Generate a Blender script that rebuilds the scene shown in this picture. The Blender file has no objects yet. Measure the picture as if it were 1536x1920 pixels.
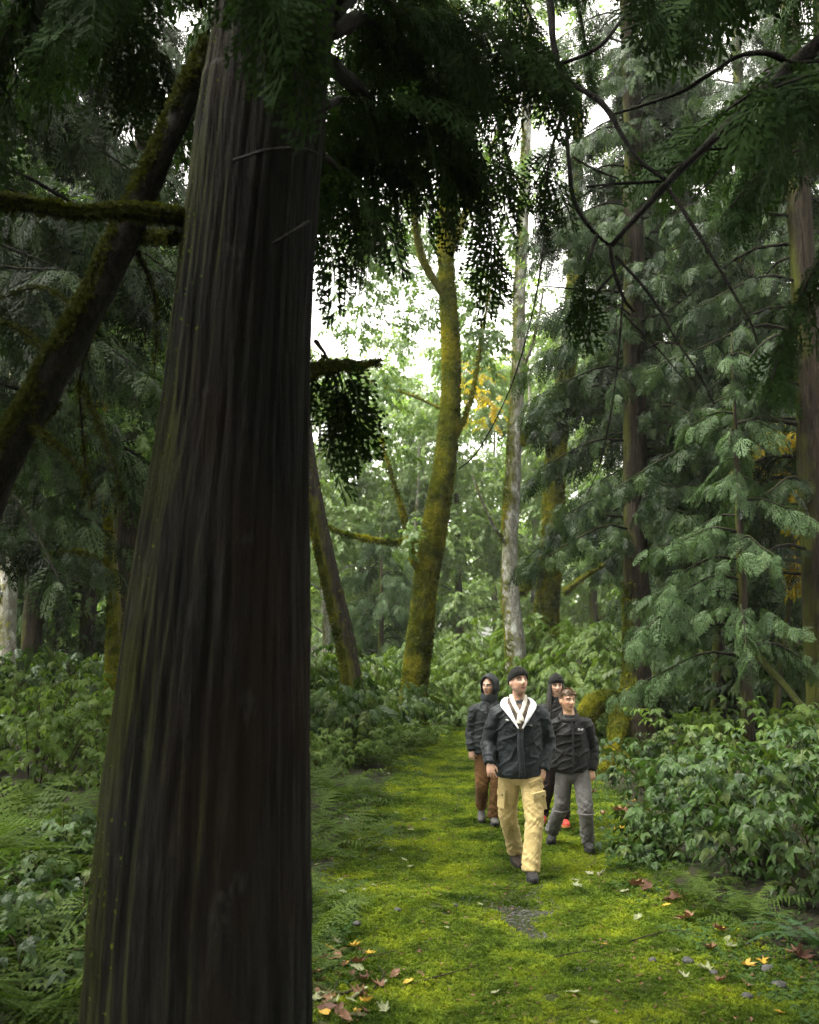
import bpy, math, random
import numpy as np
from mathutils import Vector, Matrix, Euler, noise as mnoise

# ------------------------------------------------------------------ camera, light, exposure
sc = bpy.context.scene
col = sc.collection
F, PCX, PCY, HORIZON, CAMH = 1866.7, 768.0, 960.0, 1194.0, 2.1     # photo pixels (1536 x 1920)
PITCH = math.atan((HORIZON - PCY) / F)
cam_d = bpy.data.cameras.new('camera')
cam_d.sensor_fit = 'VERTICAL'; cam_d.sensor_height = 36.0; cam_d.lens = 35.0
cam_d.clip_start = 0.1; cam_d.clip_end = 2000
cam_d.dof.use_dof = True; cam_d.dof.focus_distance = 9.4; cam_d.dof.aperture_fstop = 2.8
cam = bpy.data.objects.new('camera', cam_d); col.objects.link(cam)
cam.location = (0, 0, CAMH); cam.rotation_euler = (math.pi / 2 + PITCH, 0, 0)
sc.camera = cam

SUN_EL, SUN_AZ = math.radians(60), math.radians(-100)                 # azimuth from +Y towards +X
world = bpy.data.worlds.new('World'); sc.world = world; world.use_nodes = True
wn = world.node_tree; wn.nodes.clear()
sky = wn.nodes.new('ShaderNodeTexSky'); sky.sky_type = 'NISHITA'; sky.sun_disc = False
sky.sun_elevation = SUN_EL; sky.sun_rotation = SUN_AZ
sky.air_density = 1.0; sky.dust_density = 4.0; sky.ozone_density = 1.0
hs = wn.nodes.new('ShaderNodeHueSaturation'); hs.inputs['Saturation'].default_value = 0.03   # overcast: almost colourless
bg = wn.nodes.new('ShaderNodeBackground'); bg.inputs['Strength'].default_value = 0.15
wo = wn.nodes.new('ShaderNodeOutputWorld')
wt = wn.nodes.new('ShaderNodeMix'); wt.data_type = 'RGBA'; wt.blend_type = 'MULTIPLY'; wt.inputs[0].default_value = 1; wt.inputs[7].default_value = (1, .975, .89, 1)
wn.links.new(sky.outputs[0], hs.inputs['Color']); wn.links.new(hs.outputs[0], wt.inputs[6]); wn.links.new(wt.outputs[2], bg.inputs[0]); wn.links.new(bg.outputs[0], wo.inputs[0])
sl = bpy.data.lights.new('sun', 'SUN'); sl.energy = 1.5; sl.angle = math.radians(25); sl.color = (1, .97, .9)
sun = bpy.data.objects.new('sun', sl); col.objects.link(sun)
sdir = Vector((math.sin(SUN_AZ) * math.cos(SUN_EL), math.cos(SUN_AZ) * math.cos(SUN_EL), math.sin(SUN_EL)))
sun.rotation_euler = sdir.to_track_quat('Z', 'Y').to_euler(); sun.location = sdir * 60

vs = sc.view_settings
vs.view_transform = 'Standard'; vs.look = 'None'; vs.gamma = 1; vs.exposure = 2.9
HAZE = .00042
cy = sc.cycles
cy.max_bounces = 6; cy.diffuse_bounces = 4; cy.glossy_bounces = 2; cy.transmission_bounces = 4
cy.volume_bounces = 1; cy.transparent_max_bounces = 4; cy.use_denoising = True; cy.denoising_prefilter = 'NONE'; cy.use_adaptive_sampling = True; cy.adaptive_threshold = .02
cy.caustics_reflective = False; cy.caustics_refractive = False; cy.sample_clamp_indirect = 6
sc.render.film_transparent = False

rnd = random.Random(7)
rng = np.random.default_rng(7)

# ------------------------------------------------------------------ helpers: space
UPV = Vector((0, -math.sin(PITCH), math.cos(PITCH))); FWD = Vector((0, math.cos(PITCH), math.sin(PITCH)))
def ray(px, py): return FWD + Vector((1, 0, 0)) * ((px - PCX) / F) - UPV * ((py - PCY) / F)
def at(px, py, Y):
    r = ray(px, py); s = Y / r.y
    return Vector((0, 0, CAMH)) + r * s
def pl(*p): return [tuple(at(*q)) for q in p]

EDGE_Y = [0, 5.5, 7.0, 8.8, 11.3, 15.3, 20, 24, 30]
EDGE_L = [-.9, -.42, -.66, -.62, -.42, -.07, .1, .3, .5]
EDGE_R = [3.0, 2.5, 2.15, 1.95, 2.35, 2.5, 1.6, 1.2, 1.0]
_ph = np.random.default_rng(3).uniform(0, 6.28, (40,)); _an = np.random.default_rng(4).uniform(0, 6.28, (40,))
def sn(x, y, f, k0=0, n=5):                               # smooth pseudo-noise, vectorised
    v = 0
    for k in range(n):
        a = _an[k0 + k]; ff = f * (1 + .37 * k)
        v = v + np.sin((x * math.cos(a) + y * math.sin(a)) * ff + _ph[k0 + k] + .7 * np.sin((y * math.cos(a) - x * math.sin(a)) * ff * .6 + _ph[(k0 + k + 7) % 40]))
    return v / n
def sstep(a, b, x):
    t = np.clip((x - a) / (b - a), 0, 1); return t * t * (3 - 2 * t)
def edges(y): return np.interp(y, EDGE_Y, EDGE_L), np.interp(y, EDGE_Y, EDGE_R)
def mossmask(x, y):
    l, r = edges(y)
    w = .22 * sn(x, y, 3.1, 3) + .1 * sn(x, y, 9., 9)
    return sstep(l - .35, l + .15, x + w) * (1 - sstep(r - .1, r + .5, x + w)) * (1 - sstep(24, 27, y))
def terrain(x, y):
    x = np.asarray(x, float); y = np.asarray(y, float)
    l, r = edges(y)
    z = .30 * sstep(0, 3.5, l - x) + .45 * sstep(.3, 5, x - r)
    z = z + .035 * sn(x, y, 1.3, 1) + .018 * sn(x, y, 4.1, 11) * mossmask(x, y)
    z = z + .13 * np.exp(-((x + .22) / .62) ** 2 - ((y - 8.0) / .55) ** 2) + .06 * np.exp(-((x - .25) / .5) ** 2 - ((y - 7.2) / .5) ** 2)
    z = z - .035 * np.exp(-((x - 1.0) / .25) ** 2 - ((y - 7.9) / .8) ** 2)
    z = z + .9 * sstep(24, 60, y)
    for px_, py_ in ((1.0, 9.1), (1.55, 10.1), (.9, 11.5), (1.7, 11.6)):     # trodden flat
        pass
    return z
def gz(x, y): return float(terrain(x, y))
def ground(px, py):
    r = ray(px, py); z = 0.0; p = None
    for _ in range(12):
        s = (z - CAMH) / r.z; p = Vector((0, 0, CAMH)) + r * s; z = gz(p.x, p.y)
    return Vector((p.x, p.y, z))

# ------------------------------------------------------------------ helpers: meshes and objects
def mesh(name, verts, faces, mats=(), smooth=True, fmat=None):
    me = bpy.data.meshes.new(name)
    me.from_pydata([tuple(v) for v in verts] if not isinstance(verts, np.ndarray) else verts.tolist(), [], faces.tolist() if isinstance(faces, np.ndarray) else faces)
    for m in (mats if isinstance(mats, (list, tuple)) else [mats]): me.materials.append(m)
    if smooth: me.polygons.foreach_set('use_smooth', [True] * len(me.polygons))
    if fmat is not None: me.polygons.foreach_set('material_index', fmat)
    me.update(); return me
def link(name, me, parent=None, loc=None):
    o = bpy.data.objects.new(name, me); col.objects.link(o)
    if loc is not None: o.location = loc
    if parent is not None:
        o.parent = parent
        if loc is None: o.matrix_parent_inverse = origin_inv(parent)       # mesh given in world coordinates
    return o
ORIG = {}
def origin_inv(p):
    m = p.matrix_basis.copy()
    q = p
    while q.parent is not None: q = q.parent; m = q.matrix_basis @ q.children and m
    return ORIG.get(p.name, p.matrix_basis.inverted())
def tag(o, label=None, cat=None, group=None, kind=None):
    if label: o['label'] = label
    if cat: o['category'] = cat
    if group: o['group'] = group
    if kind: o['kind'] = kind
    return o
def root(name, loc, label, cat, group=None):
    o = bpy.data.objects.new(name, None); col.objects.link(o); o.location = loc; o.empty_display_size = .1
    ORIG[o.name] = Matrix.Translation(-Vector(loc))
    return tag(o, label, cat, group)

def resample(P, n):
    """Catmull-Rom through the rows of P (any number of columns)"""
    P = np.asarray(P, float); k = len(P)
    if k == 2:
        t = np.linspace(0, 1, n)[:, None]; return P[0] * (1 - t) + P[1] * t
    seg = np.linalg.norm(np.diff(P[:, :3], axis=0), axis=1); cum = np.concatenate([[0], np.cumsum(seg)]) / max(seg.sum(), 1e-9)
    u = np.interp(np.linspace(0, 1, n), cum, np.arange(k)); i = np.clip(u.astype(int), 0, k - 2); f = (u - i)[:, None]
    g = lambda j: P[np.clip(j, 0, k - 1)]
    a, b, c, d = g(i - 1), g(i), g(i + 1), g(i + 2)
    return .5 * ((2 * b) + (c - a) * f + (2 * a - 5 * b + 4 * c - d) * f ** 2 + (3 * b - a - 3 * c + d) * f ** 3)
def frames(P, hint=None):
    T = np.gradient(P, axis=0); T /= np.linalg.norm(T, axis=1)[:, None] + 1e-12
    h = np.array(hint if hint is not None else (0.0, -1.0, 0.05)); n = len(P)
    V = np.zeros_like(P)
    if hint is not None:
        V = h[None] - T * (T @ h)[:, None]
    else:
        v = h - T[0] * (T[0] @ h)
        if np.linalg.norm(v) < .1: v = np.array((1., 0, 0)) - T[0] * T[0][0]
        for i in range(n):
            v = v - T[i] * (T[i] @ v); v /= np.linalg.norm(v) + 1e-12; V[i] = v
    V /= np.linalg.norm(V, axis=1)[:, None] + 1e-12
    return T, np.cross(T, V), V
def tube(P, R, nseg=8, hint=None, cap=True, rfun=None):
    """swept tube; R (n,) or (n,2); rfun(theta, s) multiplies the radius"""
    P = np.asarray(P, float); R = np.asarray(R, float); n = len(P)
    if R.ndim == 1: R = np.stack([R, R], 1)
    T, U, V = frames(P, hint)
    th = np.linspace(0, 2 * math.pi, nseg, endpoint=False)
    c, s = np.cos(th), np.sin(th)
    m = np.ones((n, nseg))
    if rfun is not None:
        ln = np.concatenate([[0], np.cumsum(np.linalg.norm(np.diff(P, axis=0), axis=1))])
        m = rfun(th[None, :], ln[:, None])
    vv = P[:, None, :] + (U[:, None, :] * (R[:, 0, None] * c[None])[:, :, None] + V[:, None, :] * (R[:, 1, None] * s[None])[:, :, None]) * m[:, :, None]
    verts = vv.reshape(-1, 3)
    i = np.arange(n - 1)[:, None]; j = np.arange(nseg)[None]; j2 = (j + 1) % nseg
    f = np.stack([i * nseg + j, (i + 1) * nseg + j, (i + 1) * nseg + j2, i * nseg + j2], -1).reshape(-1, 4).tolist()
    if cap:
        f.append(list(range(nseg))); f.append([(n - 1) * nseg + q for q in range(nseg)][::-1])
    return verts, f
def join(parts):
    V, Fc, o = [], [], 0
    for v, f in parts:
        V.append(np.asarray(v)); Fc += [[i + o for i in q] for q in f]; o += len(v)
    return np.concatenate(V), Fc

# ------------------------------------------------------------------ helpers: materials
def newmat(name):
    m = bpy.data.materials.new(name); m.use_nodes = True; nt = m.node_tree; nt.nodes.clear(); return m, nt
def N(nt, t, **kw):
    n = nt.nodes.new(t)
    for k, v in kw.items():
        if k.startswith('i_'):
            key = k[2:].replace('_', ' ')
            n.inputs[key if key in n.inputs else k[2:]].default_value = v
        else: setattr(n, k, v)
    return n
def ramp(nt, fac, stops, interp='LINEAR'):
    r = N(nt, 'ShaderNodeValToRGB'); r.color_ramp.interpolation = interp
    e = r.color_ramp.elements
    while len(e) < len(stops): e.new(.5)
    for q, (p, c) in zip(e, stops): q.position = p; q.color = (c[0], c[1], c[2], 1) if not isinstance(c, (int, float)) else (c, c, c, 1)
    nt.links.new(fac, r.inputs[0]); return r.outputs[0]
def noise_tex(nt, scale, vec=None, detail=4, rough=.55, dist=0.0):
    n = N(nt, 'ShaderNodeTexNoise'); n.inputs['Scale'].default_value = scale; n.inputs['Detail'].default_value = detail
    n.inputs['Roughness'].default_value = rough; n.inputs['Distortion'].default_value = dist
    if vec is not None: nt.links.new(vec, n.inputs['Vector'])
    return n.outputs['Fac']
def mixc(nt, fac, a, b, mode='MIX'):
    m = N(nt, 'ShaderNodeMix', data_type='RGBA', blend_type=mode)
    for sock, v in ((m.inputs[0], fac), (m.inputs[6], a), (m.inputs[7], b)):
        if isinstance(v, (tuple, list)): sock.default_value = (*v, 1)[:4]
        elif isinstance(v, (int, float)): sock.default_value = v
        else: nt.links.new(v, sock)
    return m.outputs[2]
def mapped(nt, scale=(1, 1, 1), kind='Object'):
    tc = N(nt, 'ShaderNodeTexCoord'); mp = N(nt, 'ShaderNodeMapping'); mp.inputs['Scale'].default_value = scale
    nt.links.new(tc.outputs[kind], mp.inputs[0]); return mp.outputs[0]
def bump(nt, h, strength=.5, dist=.02):
    b = N(nt, 'ShaderNodeBump'); b.inputs['Strength'].default_value = strength; b.inputs['Distance'].default_value = dist
    nt.links.new(h, b.inputs['Height']); return b.outputs[0]
def out(nt, s):
    o = N(nt, 'ShaderNodeOutputMaterial'); nt.links.new(s, o.inputs[0])
def princ(nt, color, rough=.6, spec=.4, normal=None):
    p = N(nt, 'ShaderNodeBsdfPrincipled'); p.inputs['Roughness'].default_value = rough; p.inputs['Specular IOR Level'].default_value = spec
    if isinstance(color, tuple): p.inputs['Base Color'].default_value = (*color, 1)
    else: nt.links.new(color, p.inputs['Base Color'])
    if normal is not None: nt.links.new(normal, p.inputs['Normal'])
    return p

def leaf_mat(name, cols, rough=.42, trans=.3, spec=.5, tint=(1.25, 1.3, .7), patch=0.0):
    m, nt = newmat(name)
    oi = N(nt, 'ShaderNodeObjectInfo')
    n = len(cols)
    c = ramp(nt, oi.outputs['Random'], [(i / max(n - 1, 1), q) for i, q in enumerate(cols)])
    g = noise_tex(nt, 9, mapped(nt), 2)
    c = mixc(nt, 1.0, c, ramp(nt, g, [(.3, .7), (.7, 1.25)]), 'MULTIPLY')
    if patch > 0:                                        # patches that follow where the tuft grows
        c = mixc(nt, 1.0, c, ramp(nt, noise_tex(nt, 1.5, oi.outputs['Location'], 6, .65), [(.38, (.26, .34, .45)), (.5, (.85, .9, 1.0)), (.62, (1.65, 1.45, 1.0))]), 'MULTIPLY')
    p = princ(nt, c, rough, spec)
    tr = N(nt, 'ShaderNodeBsdfTranslucent'); nt.links.new(mixc(nt, 1.0, c, tint, 'MULTIPLY'), tr.inputs[0])
    mx = N(nt, 'ShaderNodeMixShader'); mx.inputs[0].default_value = trans
    nt.links.new(p.outputs[0], mx.inputs[1]); nt.links.new(tr.outputs[0], mx.inputs[2]); out(nt, mx.outputs[0]); return m

def bark_mat(name, dark, light, moss=(.10, .115, .012), moss_amt=.3, side=(-1, -.2, .5), vstretch=.12, scale=14, rough=.75, red=None, lichen=0.0, spec=.1, sidew=.45, lcol=(.42, .44, .40)):
    m, nt = newmat(name)
    v = mapped(nt, (1, 1, vstretch))
    n1 = noise_tex(nt, scale, v, 6, .65, .3)
    n2 = noise_tex(nt, scale * 3.2, v, 4, .6)
    c = ramp(nt, n1, [(.32, dark), (.62, light)])
    c = mixc(nt, 1.0, c, ramp(nt, n2, [(.3, .55), (.7, 1.3)]), 'MULTIPLY')
    if red is not None:
        c = mixc(nt, ramp(nt, noise_tex(nt, 2.2, mapped(nt, (1, 1, .4)), 3), [(.5, 0.), (.7, .8)]), c, red)
    if lichen > 0:
        c = mixc(nt, ramp(nt, noise_tex(nt, 7, mapped(nt, (1, 1, .5)), 6, .65), [(.62 - lichen * .2, 0.), (.70 - lichen * .2, .85)]), c, lcol)
    geo = N(nt, 'ShaderNodeNewGeometry')
    dp = N(nt, 'ShaderNodeVectorMath', operation='DOT_PRODUCT'); dp.inputs[1].default_value = Vector(side).normalized()
    nt.links.new(geo.outputs['Normal'], dp.inputs[0])
    mn = noise_tex(nt, 3.0, mapped(nt, (1, 1, .6)), 5, .6)
    ma = N(nt, 'ShaderNodeMath', operation='MULTIPLY_ADD'); ma.inputs[1].default_value = sidew; nt.links.new(dp.outputs['Value'], ma.inputs[0]); nt.links.new(mn, ma.inputs[2])
    mf = ramp(nt, ma.outputs[0], [(.73 - moss_amt * .6, 0.), (.97 - moss_amt * .6, 1.)])
    mc = mixc(nt, ramp(nt, noise_tex(nt, 24, None, 3), [(.3, 0.), (.7, 1.)]), tuple(q * .45 for q in moss), moss)
    c = mixc(nt, mf, c, mc)
    hb = N(nt, 'ShaderNodeMath', operation='ADD'); nt.links.new(n1, hb.inputs[0]); nt.links.new(n2, hb.inputs[1])
    p = princ(nt, c, rough, spec, bump(nt, hb.outputs[0], .8, .03)); out(nt, p.outputs[0]); return m

M = {}
M['cedar_leaf'] = leaf_mat('cedar_foliage', [(.004, .010, .003), (.012, .026, .007), (.034, .060, .016), (.013, .028, .008)], .5, .3, .14)
M['cedar_dark'] = leaf_mat('dark_cedar_foliage', [(.012, .024, .008), (.018, .036, .010), (.024, .048, .012)], .7, .25, .03)
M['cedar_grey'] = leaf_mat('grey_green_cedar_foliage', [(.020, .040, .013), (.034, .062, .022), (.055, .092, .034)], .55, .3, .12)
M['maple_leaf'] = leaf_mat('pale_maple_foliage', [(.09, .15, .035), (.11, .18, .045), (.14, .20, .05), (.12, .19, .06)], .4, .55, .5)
M['maple_green'] = leaf_mat('maple_foliage', [(.05, .095, .018), (.065, .12, .025), (.085, .14, .03)], .45, .45, .35)
M['maple_yellow'] = leaf_mat('yellow_maple_foliage', [(.45, .30, .015), (.5, .38, .03), (.25, .24, .03)], .5, .5, .3)
M['shrub_leaf'] = leaf_mat('shrub_foliage', [(.012, .028, .006), (.022, .048, .010), (.042, .080, .017), (.026, .054, .013), (.060, .085, .014)], .45, .33, .2)
M['shrub_pale'] = leaf_mat('pale_shrub_foliage', [(.048, .085, .016), (.066, .112, .020), (.09, .135, .025)], .5, .4, .18)
M['fern'] = leaf_mat('fern_frond', [(.028, .050, .008), (.042, .072, .011), (.062, .096, .016)], .6, .38, .12)
M['sword_fern'] = leaf_mat('sword_fern_frond', [(.02, .055, .015), (.03, .07, .02)], .45, .28, .35)
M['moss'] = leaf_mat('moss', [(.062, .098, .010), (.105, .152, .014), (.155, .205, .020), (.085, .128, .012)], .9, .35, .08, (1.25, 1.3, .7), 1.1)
M['bark_moss'] = leaf_mat('bark_moss', [(.080, .092, .008), (.12, .128, .012), (.155, .155, .014), (.10, .112, .010)], .9, .35, .08, (1.25, 1.3, .7), 1.0)
M['limb_tuft'] = leaf_mat('dull_limb_moss', [(.022, .027, .005), (.038, .044, .007), (.055, .060, .009)], .9, .3, .05)
M['cover'] = leaf_mat('ground_cover', [(.028, .062, .015), (.045, .085, .022), (.055, .095, .02)], .6, .3, .08)
M['fall_brown'] = leaf_mat('dry_brown_leaf', [(.11, .055, .028), (.16, .085, .045), (.075, .035, .022)], .6, .15, .25, (1.2, 1, .8))
M['fall_pale'] = leaf_mat('pale_fallen_leaf', [(.16, .18, .08), (.22, .23, .13), (.14, .17, .08)], .6, .2, .25, (1.1, 1.1, .9))
M['fall_yellow'] = leaf_mat('yellow_fallen_leaf', [(.40, .25, .02), (.45, .32, .05), (.36, .17, .03)], .6, .2, .25, (1.1, 1.0, .8))

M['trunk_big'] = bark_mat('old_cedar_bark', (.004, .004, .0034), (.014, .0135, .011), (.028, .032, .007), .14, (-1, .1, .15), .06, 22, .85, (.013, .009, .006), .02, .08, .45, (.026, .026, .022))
M['trunk_cedar'] = bark_mat('cedar_bark', (.009, .0068, .0045), (.032, .025, .017), (.07, .080, .011), .24, (-1, .2, .2), .1, 18, .85, None, 0.0, .1, .3)
M['trunk_edge'] = bark_mat('moss_edged_bark', (.012, .010, .008), (.042, .036, .029), (.11, .115, .012), .40, (-1, -.3, .2), .1, 18, .85)
M['trunk_mossy'] = bark_mat('mossy_bark', (.04, .036, .025), (.11, .095, .07), (.11, .115, .012), .95, (-.6, -.4, .6), .4, 16)
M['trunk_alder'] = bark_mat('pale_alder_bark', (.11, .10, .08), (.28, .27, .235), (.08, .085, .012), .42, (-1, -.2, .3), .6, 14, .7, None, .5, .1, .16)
M['trunk_dim'] = bark_mat('dim_bark', (.020, .016, .011), (.06, .05, .035), (.07, .08, .011), .35, (-1, 0, .3), .2, 14)
M['limb_moss'] = bark_mat('mossy_limb_bark', (.008, .007, .006), (.028, .024, .018), (.045, .055, .008), .36, (-.4, .0, 1), .4, 22)
M['limb_dark'] = bark_mat('dark_limb_bark', (.006, .0055, .005), (.020, .017, .014), (.03, .036, .008), .10, (-.2, 0, 1), .4, 26)
M['stem'] = bark_mat('shrub_stem', (.02, .015, .010), (.055, .042, .025), (.05, .06, .015), .2)

# ground
m, nt = newmat('forest_floor')
at_ = N(nt, 'ShaderNodeAttribute', attribute_name='moss')
v = mapped(nt)
mossc = ramp(nt, noise_tex(nt, 1.6, v, 5, .6), [(.3, (.014, .022, .004)), (.5, (.032, .045, .006)), (.68, (.06, .075, .009))])
mossc = mixc(nt, 1.0, mossc, ramp(nt, noise_tex(nt, 60, v, 4, .7), [(.3, .4), (.7, 1.4)]), 'MULTIPLY')
soil = ramp(nt, noise_tex(nt, 9, v, 6, .7), [(.3, (.008, .007, .004)), (.5, (.020, .016, .009)), (.62, (.020, .026, .007)), (.78, (.05, .032, .018))])
c = mixc(nt, at_.outputs['Fac'], soil, mossc)
out(nt, princ(nt, c, .85, .2, bump(nt, noise_tex(nt, 45, v, 6, .75), .9, .03)).outputs[0]); M['ground'] = m
m, nt = newmat('pebble'); oi = N(nt, 'ShaderNodeObjectInfo')
out(nt, princ(nt, ramp(nt, noise_tex(nt, 18, mapped(nt), 4), [(.3, (.025, .025, .024)), (.7, (.085, .083, .078))]), .6, .2).outputs[0]); M['stone'] = m

# ------------------------------------------------------------------ leaf and frond shapes (unit length along +X, face up +Z)
def R3(a): return np.array([[math.cos(a), -math.sin(a)], [math.sin(a), math.cos(a)]])
class Flat:
    def __init__(s): s.v, s.f = [], []
    def quad(s, p, q, w, z0=0, z1=0, dz=0.0):             # diamond from p to q (2D), half-width w
        p = np.array(p, float); q = np.array(q, float); d = q - p; L = np.linalg.norm(d) + 1e-9; n = np.array((-d[1], d[0])) / L
        k = len(s.v); mid = p + d * .42; zm = z0 * .58 + z1 * .42 + dz
        s.v += [(p[0], p[1], z0), (*(mid + n * w), zm), (q[0], q[1], z1), (*(mid - n * w), zm)]
        s.f.append((k, k + 1, k + 2, k + 3)) if dz == 0 else s.f.extend([(k, k + 1, k + 2), (k, k + 2, k + 3)])
    def droop(s, fz):
        s.v = [(x, y, z + fz(x, y)) for x, y, z in s.v]

def cedar_spray(seed):
    r = random.Random(seed); S = Flat(); n = 6
    S.quad((0, 0), (1, 0), .012)
    for i in range(n):
        for sd in (-1, 1):
            t = .05 + .92 * (i + (.5 if sd > 0 else 0)) / n
            L = (.44 * (1 - t) ** .8 + .07) * r.uniform(.8, 1.15); a = sd * math.radians(r.uniform(42, 56))
            p = np.array((t, 0.)); d = np.array((math.cos(a), math.sin(a)))
            S.quad(p, p + d * L, .022, 0, -.05 * L)
            mm = max(2, int(L / .10))
            for k in range(mm):
                for s2 in (-1, 1):
                    u = (k + .35 + (.4 if s2 > 0 else 0)) / mm
                    if u > 1: continue
                    l2 = (.13 * (1 - u) + .05) * r.uniform(.75, 1.2); a2 = a + s2 * math.radians(36)
                    q = p + d * L * u
                    S.quad(q, q + np.array((math.cos(a2), math.sin(a2))) * l2, .025, -.04 * u, -.04 * u - .25 * l2)
    ph = r.uniform(0, 6)
    S.droop(lambda x, y: -.32 * x * x - .55 * y * y + .02 * math.sin(9 * x + ph))
    return S
def leaf_outline(kind):
    if kind == 'maple':
        pts = []
        for ang, rad in ((-168, .16), (-140, .42), (-120, .22), (-95, .36), (-72, .62), (-52, .36), (-34, .44), (-22, .80), (-14, .5), (0, 1.0)):
            pts.append((math.cos(math.radians(ang)) * rad, math.sin(math.radians(ang)) * rad))
        pts += [(x, -y) for x, y in pts[:-1][::-1]]
        return [(x * .72 + .28, y * .72) for x, y in pts], (.28, 0)
    pts = [(0, 0), (.08, -.15), (.14, -.13), (.25, -.28), (.32, -.23), (.46, -.29), (.52, -.21), (.68, -.21), (.72, -.13), (.85, -.09), (1, 0)]
    pts += [(x, -y) for x, y in pts[1:-1][::-1]]
    return pts, (.45, 0)
def add_leaf(S, kind, M4, curl=.25, fold=.25):
    pts, c = leaf_outline(kind); k = len(S.v)
    L = [(c[0], c[1], 0.0)] + [(x, y, abs(y) * fold - curl * x * x) for x, y in pts]
    S.v += [tuple(M4 @ Vector(p)) for p in L]
    n = len(pts)
    S.f += [(k, k + 1 + i, k + 1 + (i + 1) % n) for i in range(n)]
def TRS(loc, rz, ry, rx, s): return Matrix.Translation(loc) @ Euler((rx, ry, rz)).to_matrix().to_4x4() @ Matrix.Scale(s, 4)
def maple_twig(seed):
    r = random.Random(seed); S = Flat(); S.quad((0, 0), (.9, 0), .006)
    for i in range(9):
        t = .15 + .8 * i / 8; a = (1 if i % 2 else -1) * r.uniform(.5, 1.2) if i < 8 else r.uniform(-.3, .3)
        add_leaf(S, 'maple' if r.random() < .6 else 'ovate', TRS((t, .02 * math.sin(i), r.uniform(-.06, .05)), a, r.uniform(.05, .7), r.uniform(-.5, .5), r.uniform(.26, .42)), .3, .2)
    S.droop(lambda x, y: -.15 * x * x); return S
def shrub_sprig(seed):
    r = random.Random(seed); S = Flat(); S.quad((0, 0), (.95, 0), .006)
    for i in range(9):
        t = .12 + .83 * i / 8; a = (1 if i % 2 else -1) * r.uniform(.6, 1.2) if i < 8 else r.uniform(-.3, .3)
        add_leaf(S, 'ovate', TRS((t, 0, r.uniform(-.03, .03)), a, r.uniform(.05, .6), r.uniform(-.4, .4), r.uniform(.3, .46)), .25, .25)
    S.droop(lambda x, y: -.2 * x * x); return S
def trifoliate(seed):
    r = random.Random(seed); S = Flat(); S.quad((0, 0), (.35, 0), .012)
    add_leaf(S, 'ovate', TRS((.32, 0, 0), 0, .15, r.uniform(-.15, .15), .68), .35, .3)
    for sd in (-1, 1):
        add_leaf(S, 'ovate', TRS((.30, 0, 0), sd * r.uniform(1.0, 1.3), .2, r.uniform(-.3, .3), .55), .35, .3)
    return S
def moss_sprig(seed):
    r = random.Random(seed); S = Flat()
    for i in range(9):
        a = r.uniform(0, 6.28); L = r.uniform(.5, 1.1); w = r.uniform(.10, .17); z = r.uniform(.25, .9)
        c, s = math.cos(a), math.sin(a); k = len(S.v)
        S.v += [(0, 0, 0), (c * L * .5 - s * w, s * L * .5 + c * w, z * .8), (c * L, s * L, z), (c * L * .5 + s * w, s * L * .5 - c * w, z * .8)]
        S.f.append((k, k + 1, k + 2, k + 3))
    return S
def cover_plant(seed):
    r = random.Random(seed); S = Flat()
    for i in range(5):
        add_leaf(S, 'ovate', TRS((0, 0, r.uniform(.1, .5)), i * 1.26 + r.uniform(-.4, .4), r.uniform(-.3, .3), r.uniform(-.3, .3), r.uniform(.5, .9)), .2, .15)
    return S
def fern_frond(seed, n=20, npin=7, elev=1.05, arc=1.5, wmax=.26, simple=False):
    r = random.Random(seed); v, f = [], []
    ts = np.linspace(0, 1, 60); ang = elev - arc * ts ** 1.1; dx = np.cos(ang) / 59; dz = np.sin(ang) / 59
    X = np.concatenate([[0], np.cumsum(dx)[:-1]]); Z = np.concatenate([[0], np.cumsum(dz)[:-1]])
    def pt(t, y, off=0.0):                               # point beside the rachis at arc length t
        a = np.interp(t, ts, ang); return np.array((np.interp(t, ts, X), y, np.interp(t, ts, Z) - .35 * y * y - abs(off) - dro[0] * abs(y)))
    dro = [0.]
    def q4(a, b, c, d): k = len(v); v.extend([a, b, c, d]); f.append((k, k + 1, k + 2, k + 3))
    for i in range(10):
        a, b = i / 10, (i + 1) / 10; w = .006 * (1 - a) + .001
        q4(pt(a, -w), pt(a, w), pt(b, w), pt(b, -w))
    t0 = .16
    for i in range(n):
        for sd in (-1, 1):
            t = t0 + (1 - t0) * (i + (.4 if sd > 0 else 0)) / n; u = (t - t0) / (1 - t0)
            L = wmax * (min(1, .55 + 3 * u) if not simple else min(1, .5 + 5 * u)) * (1 - u ** 1.6) * r.uniform(.72, 1.15) + .012
            fw = r.uniform(.12, .38); dro[0] = r.uniform(-.15, .4)
            if simple:
                w = .016
                p0 = pt(t - w, 0); p1 = pt(t + w, 0); p2 = pt(min(t + L * fw + .004, 1), sd * L); p3 = pt(t - w * .6 + L * fw * .5, sd * L * .5)
                q4(p0, p3, p2, p1); continue
            q4(pt(t - .003, 0), pt(t + .003, 0), pt(min(1, t + L * fw), sd * L), pt(min(1, t + L * fw) - .002, sd * L))
            for k in range(npin):                        # toothed blade on both sides of the pinna's midrib
                for s2 in (-1, 1):
                    g, g2 = k / npin, (k + 1) / npin; wd = .029 * (L / wmax) ** .4
                    ma, mb = (t + L * fw * g, sd * L * g), (t + L * fw * g2, sd * L * g2)
                    l1, l2 = wd * (1 - g ** 1.5) * r.uniform(.85, 1.15), wd * (1 - g2 ** 1.5) * .4
                    q4(pt(*ma), pt(ma[0] + s2 * l1, sd * L * (g * .35 + g2 * .65), .1 * l1), pt(mb[0] + s2 * l2, sd * L * g2, .05 * l2), pt(*mb))
    return np.array(v), f

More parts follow.
